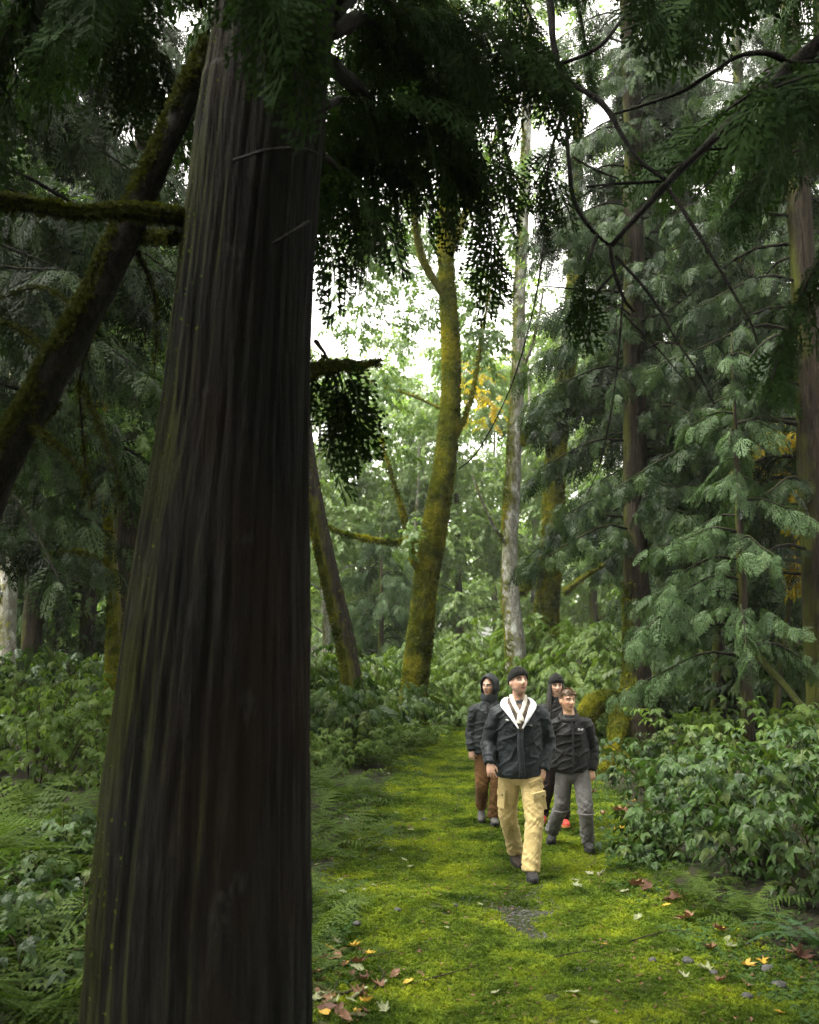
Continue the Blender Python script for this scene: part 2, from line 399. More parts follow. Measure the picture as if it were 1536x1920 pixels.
def src(name, S, mat):
    me = mesh(name, S.v, S.f, mat, smooth=False)
    return bpy.data.objects.new(name, me)                # source shape for the foliage masses: never linked to the scene
def variants(fn, seeds, mats, name):
    base = [fn(s) for s in seeds]
    return {k: [src(name, b, M[k]) for b in base] for k in mats}
CEDAR = variants(cedar_spray, (1, 2, 3), ('cedar_leaf', 'cedar_dark', 'cedar_grey'), 'cedar_spray')
MAPLE = variants(maple_twig, (4, 5, 6), ('maple_leaf', 'maple_green', 'maple_yellow'), 'maple_twig')
SHRUB = variants(shrub_sprig, (7, 8, 9), ('shrub_leaf', 'shrub_pale', 'maple_leaf'), 'shrub_sprig')
MOSS = variants(moss_sprig, (10, 11, 12), ('moss', 'bark_moss', 'limb_tuft'), 'moss_sprig')
COVER = variants(cover_plant, (13, 14), ('cover',), 'cover_plant')

GROUPS = {}
def inst_group(objs):
    key = tuple(o.name for o in objs)
    if key in GROUPS: return GROUPS[key]
    g = bpy.data.node_groups.new('foliage_scatter', 'GeometryNodeTree')
    g.interface.new_socket('Geometry', in_out='INPUT', socket_type='NodeSocketGeometry'); g.interface.new_socket('Geometry', in_out='OUTPUT', socket_type='NodeSocketGeometry')
    gi = g.nodes.new('NodeGroupInput'); go = g.nodes.new('NodeGroupOutput'); jn = g.nodes.new('GeometryNodeJoinGeometry')
    for o in objs[::-1]:
        oi = g.nodes.new('GeometryNodeObjectInfo'); oi.inputs['Object'].default_value = o
        ti = g.nodes.new('GeometryNodeGeometryToInstance'); g.links.new(oi.outputs['Geometry'], ti.inputs[0]); g.links.new(ti.outputs[0], jn.inputs[0])
    ip = g.nodes.new('GeometryNodeInstanceOnPoints'); ip.inputs['Pick Instance'].default_value = True
    def attr(nm, ty):
        a = g.nodes.new('GeometryNodeInputNamedAttribute'); a.data_type = ty; a.inputs['Name'].default_value = nm; return a.outputs['Attribute']
    er = g.nodes.new('FunctionNodeEulerToRotation')
    g.links.new(attr('rot', 'FLOAT_VECTOR'), er.inputs[0]); g.links.new(er.outputs[0], ip.inputs['Rotation'])
    g.links.new(attr('scl', 'FLOAT_VECTOR'), ip.inputs['Scale']); g.links.new(attr('idx', 'INT'), ip.inputs['Instance Index'])
    g.links.new(gi.outputs[0], ip.inputs['Points']); g.links.new(jn.outputs[0], ip.inputs['Instance']); g.links.new(ip.outputs[0], go.inputs[0])
    GROUPS[key] = g; return g
def euler_of(X, Z):
    """euler angles of frames with given x axis and approximate normal"""
    X = X / (np.linalg.norm(X, axis=1)[:, None] + 1e-9)
    Z = Z - X * np.sum(X * Z, 1)[:, None]; Z /= np.linalg.norm(Z, axis=1)[:, None] + 1e-9
    Y = np.cross(Z, X)
    b = -np.arcsin(np.clip(X[:, 2], -1, 1)); a = np.arctan2(Y[:, 2], Z[:, 2]); c = np.arctan2(X[:, 1], X[:, 0])
    return np.stack([a, b, c], 1)
def scatter(name, pos, rot, scl, objs, parent=None, kind='stuff'):
    n = len(pos); me = bpy.data.meshes.new(name); me.vertices.add(n)
    me.vertices.foreach_set('co', np.asarray(pos, np.float32).ravel())
    a = me.attributes.new('rot', 'FLOAT_VECTOR', 'POINT'); a.data.foreach_set('vector', np.asarray(rot, np.float32).ravel())
    scl = np.asarray(scl, np.float32)
    if scl.ndim == 1: scl = np.repeat(scl[:, None], 3, 1)
    a = me.attributes.new('scl', 'FLOAT_VECTOR', 'POINT'); a.data.foreach_set('vector', scl.ravel())
    a = me.attributes.new('idx', 'INT', 'POINT'); a.data.foreach_set('value', rng.integers(0, len(objs), n).astype(np.int32))
    me.materials.append(objs[0].data.materials[0])
    o = link(name, me, parent)
    md = o.modifiers.new('scatter', 'NODES'); md.node_group = inst_group(objs)
    if kind: o['kind'] = kind
    return o

# ------------------------------------------------------------------ setting: ground
gx = np.concatenate([-np.geomspace(260, 9, 16), np.arange(-8, 8.01, .08), np.geomspace(9, 260, 16)])
gy = np.concatenate([np.linspace(-60, 2.5, 14), np.arange(3, 24, .08), np.geomspace(25, 330, 26)])
GX, GY = np.meshgrid(gx, gy); GZ = terrain(GX, GY); GM = mossmask(GX, GY)
nx, ny = len(gx), len(gy); ii = np.arange(ny - 1)[:, None]; jj = np.arange(nx - 1)[None]
gf = np.stack([ii * nx + jj, ii * nx + jj + 1, (ii + 1) * nx + jj + 1, (ii + 1) * nx + jj], -1).reshape(-1, 4)
gme = mesh('ground', np.stack([GX, GY, GZ], -1).reshape(-1, 3), gf, M['ground'])
a = gme.attributes.new('moss', 'FLOAT', 'POINT'); a.data.foreach_set('value', GM.ravel().astype(np.float32))
tag(link('ground', gme), kind='structure')

# ------------------------------------------------------------------ tree builders
def trunk_obj(name, P, R, mat, parent, nseg=24, nring=60, amp=.05, flare=0.0, ridge=9, seed=0, hint=None):
    D = resample(np.column_stack([np.asarray(P, float), np.asarray(R, float)]), nring)
    ph = random.Random(seed).uniform(0, 6)
    def rf(th, s):
        w = 1 + amp * (np.sin(th * ridge + ph + .6 * np.sin(s * 1.3 + ph)) * .45 + np.sin(th * 3 + s * 1.1 + ph) * .5 + .5 * np.sin(th * 2 - s * 2.7 + ph * 2) + .4 * np.sin(th * (2 * ridge + 3) + s * 3 + ph))
        if flare > 0: w = w + flare * np.exp(-s / .28) * (.8 + .55 * np.sin(th * 5 + ph))
        return w
    v, f = tube(D[:, :3], D[:, 3], nseg, hint, True, rf)
    return link(name, mesh(name, v, f, mat), parent)
def bark_moss(parent, me, n, size, mask, objs='bark_moss', name='moss'):
    """moss tufts growing on a trunk's surface"""
    co = np.empty(len(me.vertices) * 3); me.vertices.foreach_get('co', co); co = co.reshape(-1, 3)
    nm = np.empty(len(me.vertices) * 3); me.vertices.foreach_get('normal', nm); nm = nm.reshape(-1, 3)
    fq = np.array([p.vertices[:] for p in me.polygons if len(p.vertices) == 4])
    ar = np.linalg.norm(np.cross(co[fq[:, 1]] - co[fq[:, 0]], co[fq[:, 3]] - co[fq[:, 0]]), axis=1)
    k = rng.choice(len(fq), n * 2, p=ar / ar.sum()); u, w = rng.random((2, len(k), 1)); q = fq[k]
    p = (co[q[:, 0]] * (1 - u) + co[q[:, 1]] * u) * (1 - w) + (co[q[:, 3]] * (1 - u) + co[q[:, 2]] * u) * w
    nn = nm[q[:, 0]]
    ok = mask(p, nn) > rng.random(len(p)); p, nn = p[ok][:n], nn[ok][:n]
    X = np.cross(nn, rng.normal(size=nn.shape))
    nn = nn + np.array((0, 0, -.25))
    return scatter(name, p, euler_of(X, nn), rng.uniform(.6, 1.3, len(p)) * size, MOSS[objs], parent)
def sprays_on(P, size, spacing, droop, r, start=.15, side=.85):
    """cedar sprays along both sides of a branch polyline"""
    P = np.asarray(P, float); L = np.linalg.norm(np.diff(P, axis=0), axis=1).sum(); n = max(3, int(L / spacing))
    D = resample(P, n); T = np.gradient(D, axis=0); T /= np.linalg.norm(T, axis=1)[:, None] + 1e-9
    t = np.linspace(0, 1, n); keep = t > start
    sd = np.where(np.arange(n) % 2 == 0, 1., -1.)
    S = np.cross(T, (0, 0, 1.)); S /= np.linalg.norm(S, axis=1)[:, None] + 1e-9
    X = S * (sd * side * r.uniform(.5, 1.1, n))[:, None] + T * r.uniform(.35, .8, n)[:, None] + np.array((0, 0, -1.)) * (droop * r.uniform(.5, 1.4, n))[:, None]
    Z = np.array((0, 0, 1.)) + r.normal(0, .35, (n, 3)) + S * (sd * .3)[:, None]
    sz = size * (.55 + .6 * np.sin(np.clip(t, 0, 1) * 2.6)) * r.uniform(.7, 1.25, n)
    # terminal spray
    X[-1] = T[-1] + np.array((0, 0, -droop * .6)); 
    return D[keep], X[keep], Z[keep], sz[keep]
def conifer(name, label, base, H, r0, crown0, blen, nb, spray=.45, spacing=.085, mat='cedar_leaf', bark='trunk_cedar', lean=(0, 0), group=None, seed=1, droop=.55, flare=.5, amp=.06, nseg=24, P=None, Rr=None, az=None, hmax=None, branch_objs=True, moss_n=0):
    rr = np.random.default_rng(seed); bx, by = base; bz = gz(bx, by) - .12
    rt = root(name, (bx, by, bz + .12), label, 'tree', group)
    if P is None:
        P = [(bx + lean[0] * t, by + lean[1] * t, bz + H * t) for t in (0, .1, .3, .6, 1)]
        Rr = [r0 * 1.08, r0, r0 * .82, r0 * .55, r0 * .08]
    to = trunk_obj('trunk', P, Rr, M[bark], rt, nseg, 70, amp, flare, 9, seed)
    if moss_n: bark_moss(rt, to.data, moss_n, .055, lambda p, n: np.clip(-n[:, 0] * 1.1 - .1, 0, 1) * (p[:, 2] < 3))
    Pt = resample(P, 200)
    acc = [[], [], [], []]
    for k in range(nb):
        s = (k + rr.random()) / nb; z = crown0 + (min(H, hmax or H) * .97 - crown0) * s
        j = int(np.argmin(abs(Pt[:, 2] - (bz + z)))); p0 = Pt[j]
        a = rr.uniform(0, 2 * math.pi) if az is None else rr.uniform(*az)
        L = blen * (1 - max(0, (z - H * .25) / (H * .78)) ** 1.2) * rr.uniform(.65, 1.15) + .25
        d = np.array((math.cos(a), math.sin(a), 0)); up = np.array((0, 0, 1.)); bend = np.array((-d[1], d[0], 0)) * rr.uniform(-.15, .15)
        Q = [p0 - d * .02, p0 + d * L * .3 + up * L * .05 + bend * L * .3, p0 + d * L * .65 - up * L * .10 + bend * L, p0 + d * L - up * L * rr.uniform(.15, .38) + bend * L * 1.6]
        v, f = tube(resample(Q, 9), np.linspace(.012 + L * .009, .003, 9), 5)
        if branch_objs: link('branch', mesh('branch', v, f, M['limb_dark']), rt)
        for u, w in zip(acc, sprays_on(Q, spray, spacing, droop, rr, .12)): u.append(w)
        for q in range(int(L * 1.3)):                    # side branchlets that carry their own sprays
            t0 = rr.uniform(.25, .9); b0 = resample(Q, 30)[int(t0 * 29)]; sd = rr.choice((-1, 1)); l2 = L * .38 * (1.1 - t0) + .25
            dd = d * .6 + np.array((-d[1], d[0], 0)) * sd; Q2 = [b0, b0 + dd * l2 * .5 - up * l2 * .08, b0 + dd * l2 - up * l2 * .4]
            for u, w in zip(acc, sprays_on(Q2, spray * .85, spacing, droop, rr, .0)): u.append(w)
    pos, X, Z, sz = [np.concatenate(u) for u in acc]
    scatter('crown', pos, euler_of(X, Z), sz, CEDAR[mat], rt)
    return rt
def leaf_cloud(centers, rads, counts, r, flat=.75):
    pos, X, Z = [], [], []
    for c, q, n in zip(centers, rads, counts):
        d = r.normal(size=(n, 3)); d /= np.linalg.norm(d, axis=1)[:, None]
        rad = q * r.random(n) ** .45
        p = np.array(c) + d * rad[:, None] * np.array((1, 1, flat))
        pos.append(p); X.append(d * np.array((1, 1, .3)) + r.normal(0, .4, (n, 3)) + np.array((0, 0, -.35))); Z.append(np.array((0, 0, 1.)) + r.normal(0, .4, (n, 3)))
    return np.concatenate(pos), np.concatenate(X), np.concatenate(Z)
def limb_obj(name, P, R, mat, parent, n=16, nseg=7, wob=.12):
    D = resample(np.column_stack([np.asarray(P, float), np.asarray(R, float)]), n)
    v, f = tube(D[:, :3], D[:, 3], nseg, None, True, lambda th, s: 1 + wob * np.sin(th * 2 + s * 9) + wob * .7 * np.sin(s * 23 + th))
    return link(name, mesh(name, v, f, M[mat]), parent)
def leafy(name, label, base, H, r0, lean, mat, bark, group=None, seed=1, spread=3.0, crown0=.35, ncl=26, per=70, tw=.5, P=None, Rr=None, limbs=True, flare=.3, nseg=16, amp=.05):
    rr = np.random.default_rng(seed); bx, by = base; bz = gz(bx, by) - .1
    rt = root(name, (bx, by, bz + .1), label, 'tree', group)
    if P is None:
        P = [(bx + lean[0] * t + .15 * math.sin(t * 5 + seed), by + lean[1] * t, bz + H * t) for t in (0, .1, .25, .5, .75, 1)]
        Rr = [r0 * 1.1, r0, r0 * .85, r0 * .6, r0 * .35, r0 * .06]
    to = trunk_obj('trunk', P, Rr, M[bark], rt, nseg, 50, amp, flare, 7, seed)
    Pt = resample(P, 100); cs, rs, ns = [], [], []
    for k in range(ncl):
        s = crown0 + (1 - crown0) * (k + rr.random()) / ncl; p0 = Pt[int(s * 99)]
        a = rr.uniform(0, 6.28); L = spread * (1.15 - .7 * abs(s - .55) - .2 * s) * rr.uniform(.3, 1)
        e = p0 + np.array((math.cos(a) * L, math.sin(a) * L, L * rr.uniform(.05, .45)))
        if limbs and k % 2 == 0: limb_obj('limb', [p0, (p0 + e) / 2 + np.array((0, 0, L * .12)), e], [r0 * .3 * (1.1 - s), r0 * .18 * (1.1 - s), .008], bark, rt, 9, 6)
        cs.append(e); rs.append(rr.uniform(.5, 1.0) * spread * .36); ns.append(int(per * rr.uniform(.6, 1.3)))
    pos, X, Z = leaf_cloud(cs, rs, ns, rr)
    scatter('crown', pos, euler_of(X, Z), tw * rr.uniform(.7, 1.3, len(pos)), MAPLE[mat], rt)
    return rt, to

# ------------------------------------------------------------------ the big dark cedar in front
BIG = [(160, 165, 580, 2190), ]
prof = [(2100, 148, 584), (1900, 165, 580), (1700, 178, 580), (1500, 197, 580), (1250, 226, 582), (1000, 262, 583), (800, 296, 585), (600, 318, 590), (400, 342, 603), (200, 366, 622), (0, 396, 640)]
P, Rr = [], []
for y, l, r in prof:
    c = at((l + r) / 2, y, 4.0); P.append(tuple(c)); Rr.append((r - l) / 2 / F * 4.0 * .95)
b0 = Vector(P[0]); P = [(b0.x - .02, 4.0, -.15)] + P; Rr = [Rr[0] * 1.25] + Rr
top = Vector(P[-1]); P += [(top.x + .25, 4.0, 8.0), (top.x + .5, 4.05, 16), (top.x + .55, 4.05, 22)]; Rr += [.22, .12, .02]
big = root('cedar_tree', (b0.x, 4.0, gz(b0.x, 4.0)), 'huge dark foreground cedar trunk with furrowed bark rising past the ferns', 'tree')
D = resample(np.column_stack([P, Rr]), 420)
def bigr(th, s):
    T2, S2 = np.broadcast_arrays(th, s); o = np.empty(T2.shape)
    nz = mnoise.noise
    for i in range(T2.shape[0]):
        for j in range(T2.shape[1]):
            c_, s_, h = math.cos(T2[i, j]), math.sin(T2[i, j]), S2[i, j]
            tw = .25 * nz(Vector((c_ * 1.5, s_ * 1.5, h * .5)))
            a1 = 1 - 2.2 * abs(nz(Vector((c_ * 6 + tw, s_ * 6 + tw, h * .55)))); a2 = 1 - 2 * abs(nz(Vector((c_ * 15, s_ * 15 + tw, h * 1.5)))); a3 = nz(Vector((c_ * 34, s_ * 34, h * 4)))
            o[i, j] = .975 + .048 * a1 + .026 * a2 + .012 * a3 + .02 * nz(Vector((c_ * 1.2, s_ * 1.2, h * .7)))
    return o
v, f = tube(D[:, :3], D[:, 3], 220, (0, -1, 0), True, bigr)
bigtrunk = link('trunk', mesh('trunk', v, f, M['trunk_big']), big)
bark_moss(big, bigtrunk.data, 9000, .011, lambda p, n: np.clip((-n[:, 0] - .72) * 3 + .5 * sn(p[:, 2], p[:, 1] * 3, 2.2, 5), 0, 1) * (n[:, 0] < -.5) * (p[:, 2] < 5.2), 'moss')
brr = np.random.default_rng(12)
def px_branch(parent, pts, r0, r1, mat='limb_dark', moss=0, spray=None, acc=None, spacing=.07, droop=.7, start=.1, msize=.03, wob=.15, n=22):
    Q = pl(*pts); o = limb_obj('branch', Q, np.linspace(r0, r1, len(Q)), mat, parent, n, 8, wob)
    if moss: bark_moss(parent, o.data, moss, msize, lambda p, nn: np.clip(.55 + nn[:, 2] * .6, .1, 1), 'limb_tuft')
    if spray and acc is not None:
        for u, w in zip(acc, sprays_on(Q, spray, spacing, droop, brr, start)): u.append(w)
    return Q
acc = [[], [], [], []]
# mossy side branches
px_branch(big, [(345, 412, 3.95), (250, 398, 3.8), (140, 400, 3.65), (0, 378, 3.5), (-160, 360, 3.4)], .030, .017, 'limb_moss', 1500, msize=.022)
px_branch(big, [(330, 450, 3.95), (285, 446, 4.1), (250, 452, 4.25)], .016, .008, 'limb_moss', 350, msize=.03)
px_branch(big, [(575, 697, 4.05), (630, 688, 4.35), (680, 688, 4.6), (712, 680, 4.75)], .017, .005, 'limb_moss', 500, msize=.028)
px_branch(big, [(440, 300, 3.72), (500, 282, 3.6), (570, 280, 3.62), (600, 292, 3.7)], .008, .005, 'limb_dark')
px_branch(big, [(515, 455, 3.75), (540, 440, 3.65), (580, 415, 3.72)], .008, .006, 'limb_dark')
# crown branches that droop behind and beside the trunk
for pts, r0 in (
    ([(610, 60, 4.1), (700, 40, 5.0), (780, 120, 6.0), (840, 240, 6.8), (870, 330, 7.0)], .05),
    ([(615, 120, 4.1), (680, 180, 4.9), (725, 270, 5.7), (740, 370, 6.1), (745, 430, 6.2)], .045),
    ([(600, 290, 4.1), (635, 320, 4.6), (662, 400, 5.0), (672, 480, 5.2)], .02),
    ([(610, 200, 4.1), (650, 190, 4.8), (690, 260, 5.4), (700, 360, 5.7)], .02),
    ([(592, 640, 4.1), (610, 665, 4.4), (628, 710, 4.5), (632, 750, 4.55)], .010),
    ([(625, 0, 4.1), (720, -80, 5.2), (840, 20, 6.3), (920, 180, 7.2), (960, 330, 7.5)], .05),
    ([(620, 30, 4.1), (690, -20, 4.6), (780, 60, 5.2), (850, 180, 5.6), (880, 330, 5.8)], .04),
    ([(560, -60, 3.9), (540, -160, 3.6), (500, -130, 3.3), (470, -40, 3.2)], .03),
    ([(380, 0, 4.0), (300, -60, 4.2), (220, 40, 4.6), (180, 180, 4.8)], .035),
    ([(420, -120, 4.0), (280, -240, 4.5), (120, -100, 5.2), (30, 60, 5.6)], .04),
    ([(620, -200, 4.0), (760, -330, 4.6), (900, -150, 5.4), (1000, 40, 6.0)], .04),
    ([(620, -250, 4.0), (800, -420, 5.6), (980, -250, 7.0), (1080, 0, 8.0), (1110, 160, 8.3)], .05)):
    Q = px_branch(big, pts, r0, .006, 'limb_dark', 0, .26, acc, .055, .8, .25)
    for q in range(6):
        t0 = brr.uniform(.3, .95); R_ = resample(Q, 40); b_ = R_[int(t0 * 39)]; T_ = R_[min(39, int(t0 * 39) + 1)] - R_[max(0, int(t0 * 39) - 1)]; T_ /= np.linalg.norm(T_)
        dd = T_ * .5 + np.cross(T_, (0, 0, 1.)) * brr.choice((-1, 1)) + brr.normal(0, .2, 3); l2 = brr.uniform(.3, .8) * min(1, np.linalg.norm(np.array(Q[-1]) - np.array(Q[0])) / 2.2)
        for u, w in zip(acc, sprays_on([b_, b_ + dd * l2 * .5, b_ + dd * l2 - np.array((0, 0, l2 * .5))], .34, .06, .8, brr, 0)): u.append(w)
# crown above the frame
for k in range(26):
    z = brr.uniform(5.6, 15); a = brr.uniform(0, 6.28); L = brr.uniform(1.8, 4.2) * (1.15 - z / 22); c0 = np.array((np.interp(z, [q[2] for q in P], [q[0] for q in P]), 4.0, z)); d = np.array((math.cos(a), math.sin(a), 0))
    Q = [c0, c0 + d * L * .5 + (0, 0, L * .05), c0 + d * L - np.array((0, 0, L * .3))]
    limb_obj('branch', Q, [.04, .025, .006], 'limb_dark', big, 8, 6)
    for u, w in zip(acc, sprays_on(Q, .6, .07, .6, brr, .1)): u.append(w)
pos, X, Z, sz = [np.concatenate(u) for u in acc]
scatter('crown', pos, euler_of(X, Z), sz, CEDAR['cedar_dark'], big)

# mossy log leaning against the big trunk
lg = root('leaning_log', at(0, 900, 3.9), 'mossy bare log leaning diagonally against the huge dark cedar trunk', 'log')
Q = pl((-260, 1640, 4.6), (-130, 1200, 4.35), (0, 890, 4.2), (90, 720, 4.15), (180, 560, 4.12), (255, 400, 4.1), (330, 230, 4.08), (400, 80, 4.1))
lo = limb_obj('log', Q, [.085, .08, .072, .068, .066, .06, .05, .045], 'limb_moss', lg, 60, 12, .07)
bark_moss(lg, lo.data, 9000, .026, lambda p, n: np.clip(-n[:, 0] * .7 + n[:, 2] * .4 + .3 + .5 * sn(p[:, 2] * 3, p[:, 0], 2.5, 7), 0, 1), 'limb_tuft')
for pts, r0 in (([(215, 480, 4.1), (170, 640, 4.2), (150, 720, 4.25), (160, 900, 4.3), (140, 960, 4.3)], .009), ([(150, 720, 4.1), (205, 850, 4.0), (230, 940, 4.0)], .008), ([(60, 800, 4.1), (150, 880, 4.0), (175, 960, 4.0)], .010), ([(240, 440, 4.1), (290, 560, 4.3), (290, 700, 4.4)], .008), ([(110, 690, 4.1), (40, 620, 4.2), (-40, 600, 4.2)], .012), ([(160, 600, 4.1), (80, 540, 4.4), (0, 560, 4.5)], .009)):
    px_branch(lg, pts, r0, .003, 'limb_moss', 120, msize=.02)

# ------------------------------------------------------------------ middle-distance trees
def px_trunk(pts, k=.82): return pl(*[(p[0], p[1], p[2]) for p in pts]), [p[3] / 2 / F * p[2] * k for p in pts]
def mossy_tree(name, label, pts, mat, seed, moss, msize=.06, mask=None, flare=.35, crown=None, amp=.06):
    P, R = px_trunk(pts, .74); b = Vector(P[0]); b.z = gz(b.x, b.y)
    P = [(P[0][0] - (P[1][0] - P[0][0]) * .3, P[0][1], b.z - .25)] + P; R = [R[0] * 1.15] + R
    rt = root(name, b, label, 'tree')
    to = trunk_obj('trunk', P, R, M[mat], rt, 28, 90, amp, flare, 7, seed)
    if moss: bark_moss(rt, to.data, moss, msize, mask or (lambda p, n: np.clip(.5 - n[:, 0] * .5 + .5 * sn(p[:, 0] * 2, p[:, 2], 2.3, 4), 0, 1)))
    return rt, P
# leaning trunk
t1, _ = mossy_tree('leaning_tree', 'dark leaning trunk edged with bright moss just right of the huge cedar', [(688, 1405, 19, 62), (672, 1340, 19, 52), (650, 1210, 19, 47), (622, 1090, 19, 46), (597, 980, 19, 45), (575, 850, 19, 42), (560, 680, 19, 38), (560, 400, 19, 30), (570, 100, 19, 22), (580, -250, 19, 8)], 'trunk_edge', 3, 9000, .05, lambda p, n: np.clip(-n[:, 0] * 1.8 - .1, 0, 1) + .03)
# the mossy S-shaped maple
t2, P2 = mossy_tree('mossy_maple_tree', 'tall curving trunk wrapped in thick yellow-green moss beside the path', [(772, 1372, 22, 74), (777, 1300, 22, 62), (790, 1180, 22, 56), (800, 1080, 22, 55), (820, 960, 22, 54), (838, 850, 22, 48), (846, 740, 22, 44), (845, 640, 22, 40), (838, 520, 22, 36), (836, 400, 22, 32), (845, 260, 22, 28), (850, 60, 22, 22), (870, -200, 22, 14), (880, -420, 22, 6)], 'trunk_mossy', 5, 26000, .06, lambda p, n: np.clip(.75 - n[:, 0] * .3 + .4 * sn(p[:, 0] * 2, p[:, 2], 1.7, 4), .1, 1))
def limb_px(rt, pts, r0, r1, moss=0, mat='trunk_mossy', msize=.05, n=26):
    Q = pl(*pts); o = limb_obj('limb', Q, np.linspace(r0, r1, len(Q)), mat, rt, n, 9, .1)
    if moss: bark_moss(rt, o.data, moss, msize, lambda p, nn: np.clip(.6 + nn[:, 2] * .5, .1, 1))
    return Q
limb_px(t2, [(792, 1078, 22), (775, 1050, 21.8), (762, 1000, 21.7), (755, 960, 21.6), (730, 880, 21.6), (715, 820, 21.6)], .09, .02, 600)
limb_px(t2, [(780, 1012, 21.8), (740, 1018, 21.2), (690, 1012, 20.6), (640, 1000, 20.2), (605, 985, 20)], .05, .012, 500, msize=.07)
limb_px(t2, [(858, 815, 22), (880, 760, 22.2), (895, 690, 22.4), (905, 620, 22.6), (920, 540, 22.6)], .06, .02, 400)
limb_px(t2, [(835, 770, 22), (780, 745, 22), (720, 725, 22), (690, 715, 22)], .035, .01, 80)
limb_px(t2, [(838, 560, 22), (790, 480, 21.5), (775, 380, 21), (760, 250, 21), (740, 80, 21)], .10, .04, 400)
limb_px(t2, [(842, 480, 22), (880, 380, 22.5), (930, 260, 23), (990, 120, 23.5)], .10, .04, 300)
def crown_px(rt, cl, mat, tw, seed, name='crown', srcs=None, flat=.75):
    r = np.random.default_rng(seed); cs = [at(x, y, d) for x, y, d, q, n in cl]
    pos, X, Z = leaf_cloud(cs, [q[3] for q in cl], [q[4] for q in cl], r, flat)
    return scatter(name, pos, euler_of(X, Z), tw * r.uniform(.7, 1.3, len(pos)), (srcs or MAPLE)[mat], rt)
rr = np.random.default_rng(50)
crown_px(t2, [(rr.uniform(690, 1000), rr.uniform(-350, 420), rr.uniform(20, 25), rr.uniform(.7, 1.3), 24) for _ in range(22)] + [(rr.uniform(600, 920), rr.uniform(420, 760), rr.uniform(24, 30), rr.uniform(.6, 1.1), 34) for _ in range(14)] + [(rr.uniform(600, 940), rr.uniform(230, 560), rr.uniform(22, 30), rr.uniform(.6, 1.1), 34) for _ in range(14)] + [(740, 1010, 20.8, .5, 10), (720, 830, 21.6, .6, 25), (700, 730, 22, .6, 25), (905, 620, 22.5, .6, 25)], 'maple_green', .42, 51)
# pale alder behind the man
t3, _ = mossy_tree('alder_tree', 'pale grey alder trunk with mossy patches behind the man in the beanie', [(966, 1300, 26, 54), (968, 1220, 26, 50), (958, 1120, 26, 44), (956, 1020, 26, 40), (962, 900, 26, 38), (968, 790, 26, 36), (972, 680, 26, 33), (975, 540, 26, 30), (985, 350, 26, 26), (990, 100, 26, 20), (995, -150, 26, 10)], 'trunk_alder', 7, 7000, .06, lambda p, n: np.clip(-n[:, 0] * .7 + .9 * sn(p[:, 0] * 2, p[:, 2], 1.3, 14) - .05, 0, 1))
limb_px(t3, [(975, 830, 26), (1005, 800, 26), (1030, 780, 26.2), (1045, 740, 26.5)], .13, .09, 1200, msize=.08)
limb_px(t3, [(952, 1025, 26), (925, 985, 25.6), (900, 930, 25.3), (885, 890, 25.2)], .05, .02, 100, 'trunk_alder')
limb_px(t3, [(968, 720, 26), (1000, 640, 25.5), (1020, 540, 25)], .06, .02, 100, 'trunk_alder')
crown_px(t3, [(rr.uniform(860, 1120), rr.uniform(-150, 700), rr.uniform(24, 29), rr.uniform(.7, 1.3), 24) for _ in range(20)], 'maple_leaf', .42, 52)
# mossy maple right of it
t4, _ = mossy_tree('mossy_maple_tree', 'short thick mossy maple with a bent mossy limb behind the alder', [(1022, 1190, 29, 66), (1028, 1110, 29, 52), (1035, 1020, 29, 50), (1040, 900, 29, 46), (1048, 800, 29, 44), (1058, 720, 29, 40), (1072, 600, 29, 32), (1080, 420, 29, 26), (1085, 150, 29, 12)], 'trunk_mossy', 9, 12000, .08, lambda p, n: np.clip(.8 + .4 * sn(p[:, 0], p[:, 2], 1.7, 4), .1, 1))
limb_px(t4, [(1022, 1062, 29), (1000, 1068, 28.8), (988, 1082, 28.6), (978, 1110, 28.5)], .2, .14, 1500, msize=.09)
limb_px(t4, [(1042, 830, 29), (1020, 800, 29), (1004, 815, 28.8), (985, 800, 28.7)], .2, .13, 1300, msize=.09)
limb_px(t4, [(1060, 1110, 28.5), (1085, 1090, 27), (1130, 1060, 25)], .08, .04, 400)
crown_px(t4, [(rr.uniform(1000, 1180), rr.uniform(50, 700), rr.uniform(27, 32), rr.uniform(.8, 1.4), 30) for _ in range(14)], 'maple_leaf', .45, 53)
crown_px(t4, [(900, 700, 30, .9, 26), (925, 760, 30, .8, 20), (880, 745, 30, .6, 12)], 'maple_yellow', .40, 54, 'yellow_leaves')

# the right-hand cedar with roots
P5, R5 = px_trunk([(1197, 1420, 16.5, 92), (1194, 1330, 16.5, 72), (1196, 1200, 16.5, 60), (1192, 1000, 16.5, 56), (1190, 700, 16.5, 52), (1188, 400, 16.5, 47), (1184, 150, 16.5, 44)])
b = Vector(P5[0]); P5 = [(b.x, b.y, gz(b.x, b.y) - .2)] + P5 + [(P5[-1][0] - .1, 16.5, 20), (P5[-1][0] - .15, 16.5, 26)]; R5 = [R5[0] * 1.2] + R5 + [.12, .02]
t5 = conifer('cedar_tree', 'straight dark cedar with a moss-edged root flare standing right of the walkers', (b.x, b.y), 24, .35, 3.8, 1.75, 105, .38, .09, 'cedar_leaf', 'trunk_cedar', seed=21, P=P5, Rr=R5, hmax=15, droop=.75, flare=.25, moss_n=5000)
for pts, r0 in (([(1165, 1330, 16.4), (1150, 1400, 16.1), (1130, 1440, 15.7), (1105, 1462, 15.3)], .13), ([(1178, 1400, 16.3), (1165, 1440, 15.9), (1160, 1462, 15.6)], .12)):
    Q = pl(*pts); o = limb_obj('root_buttress', Q, np.linspace(r0, .05, len(Q)), 'trunk_mossy', t5, 20, 10, .1)
    bark_moss(t5, o.data, 1800, .045, lambda p, n: np.clip(.7 + n[:, 2] * .4, .1, 1))
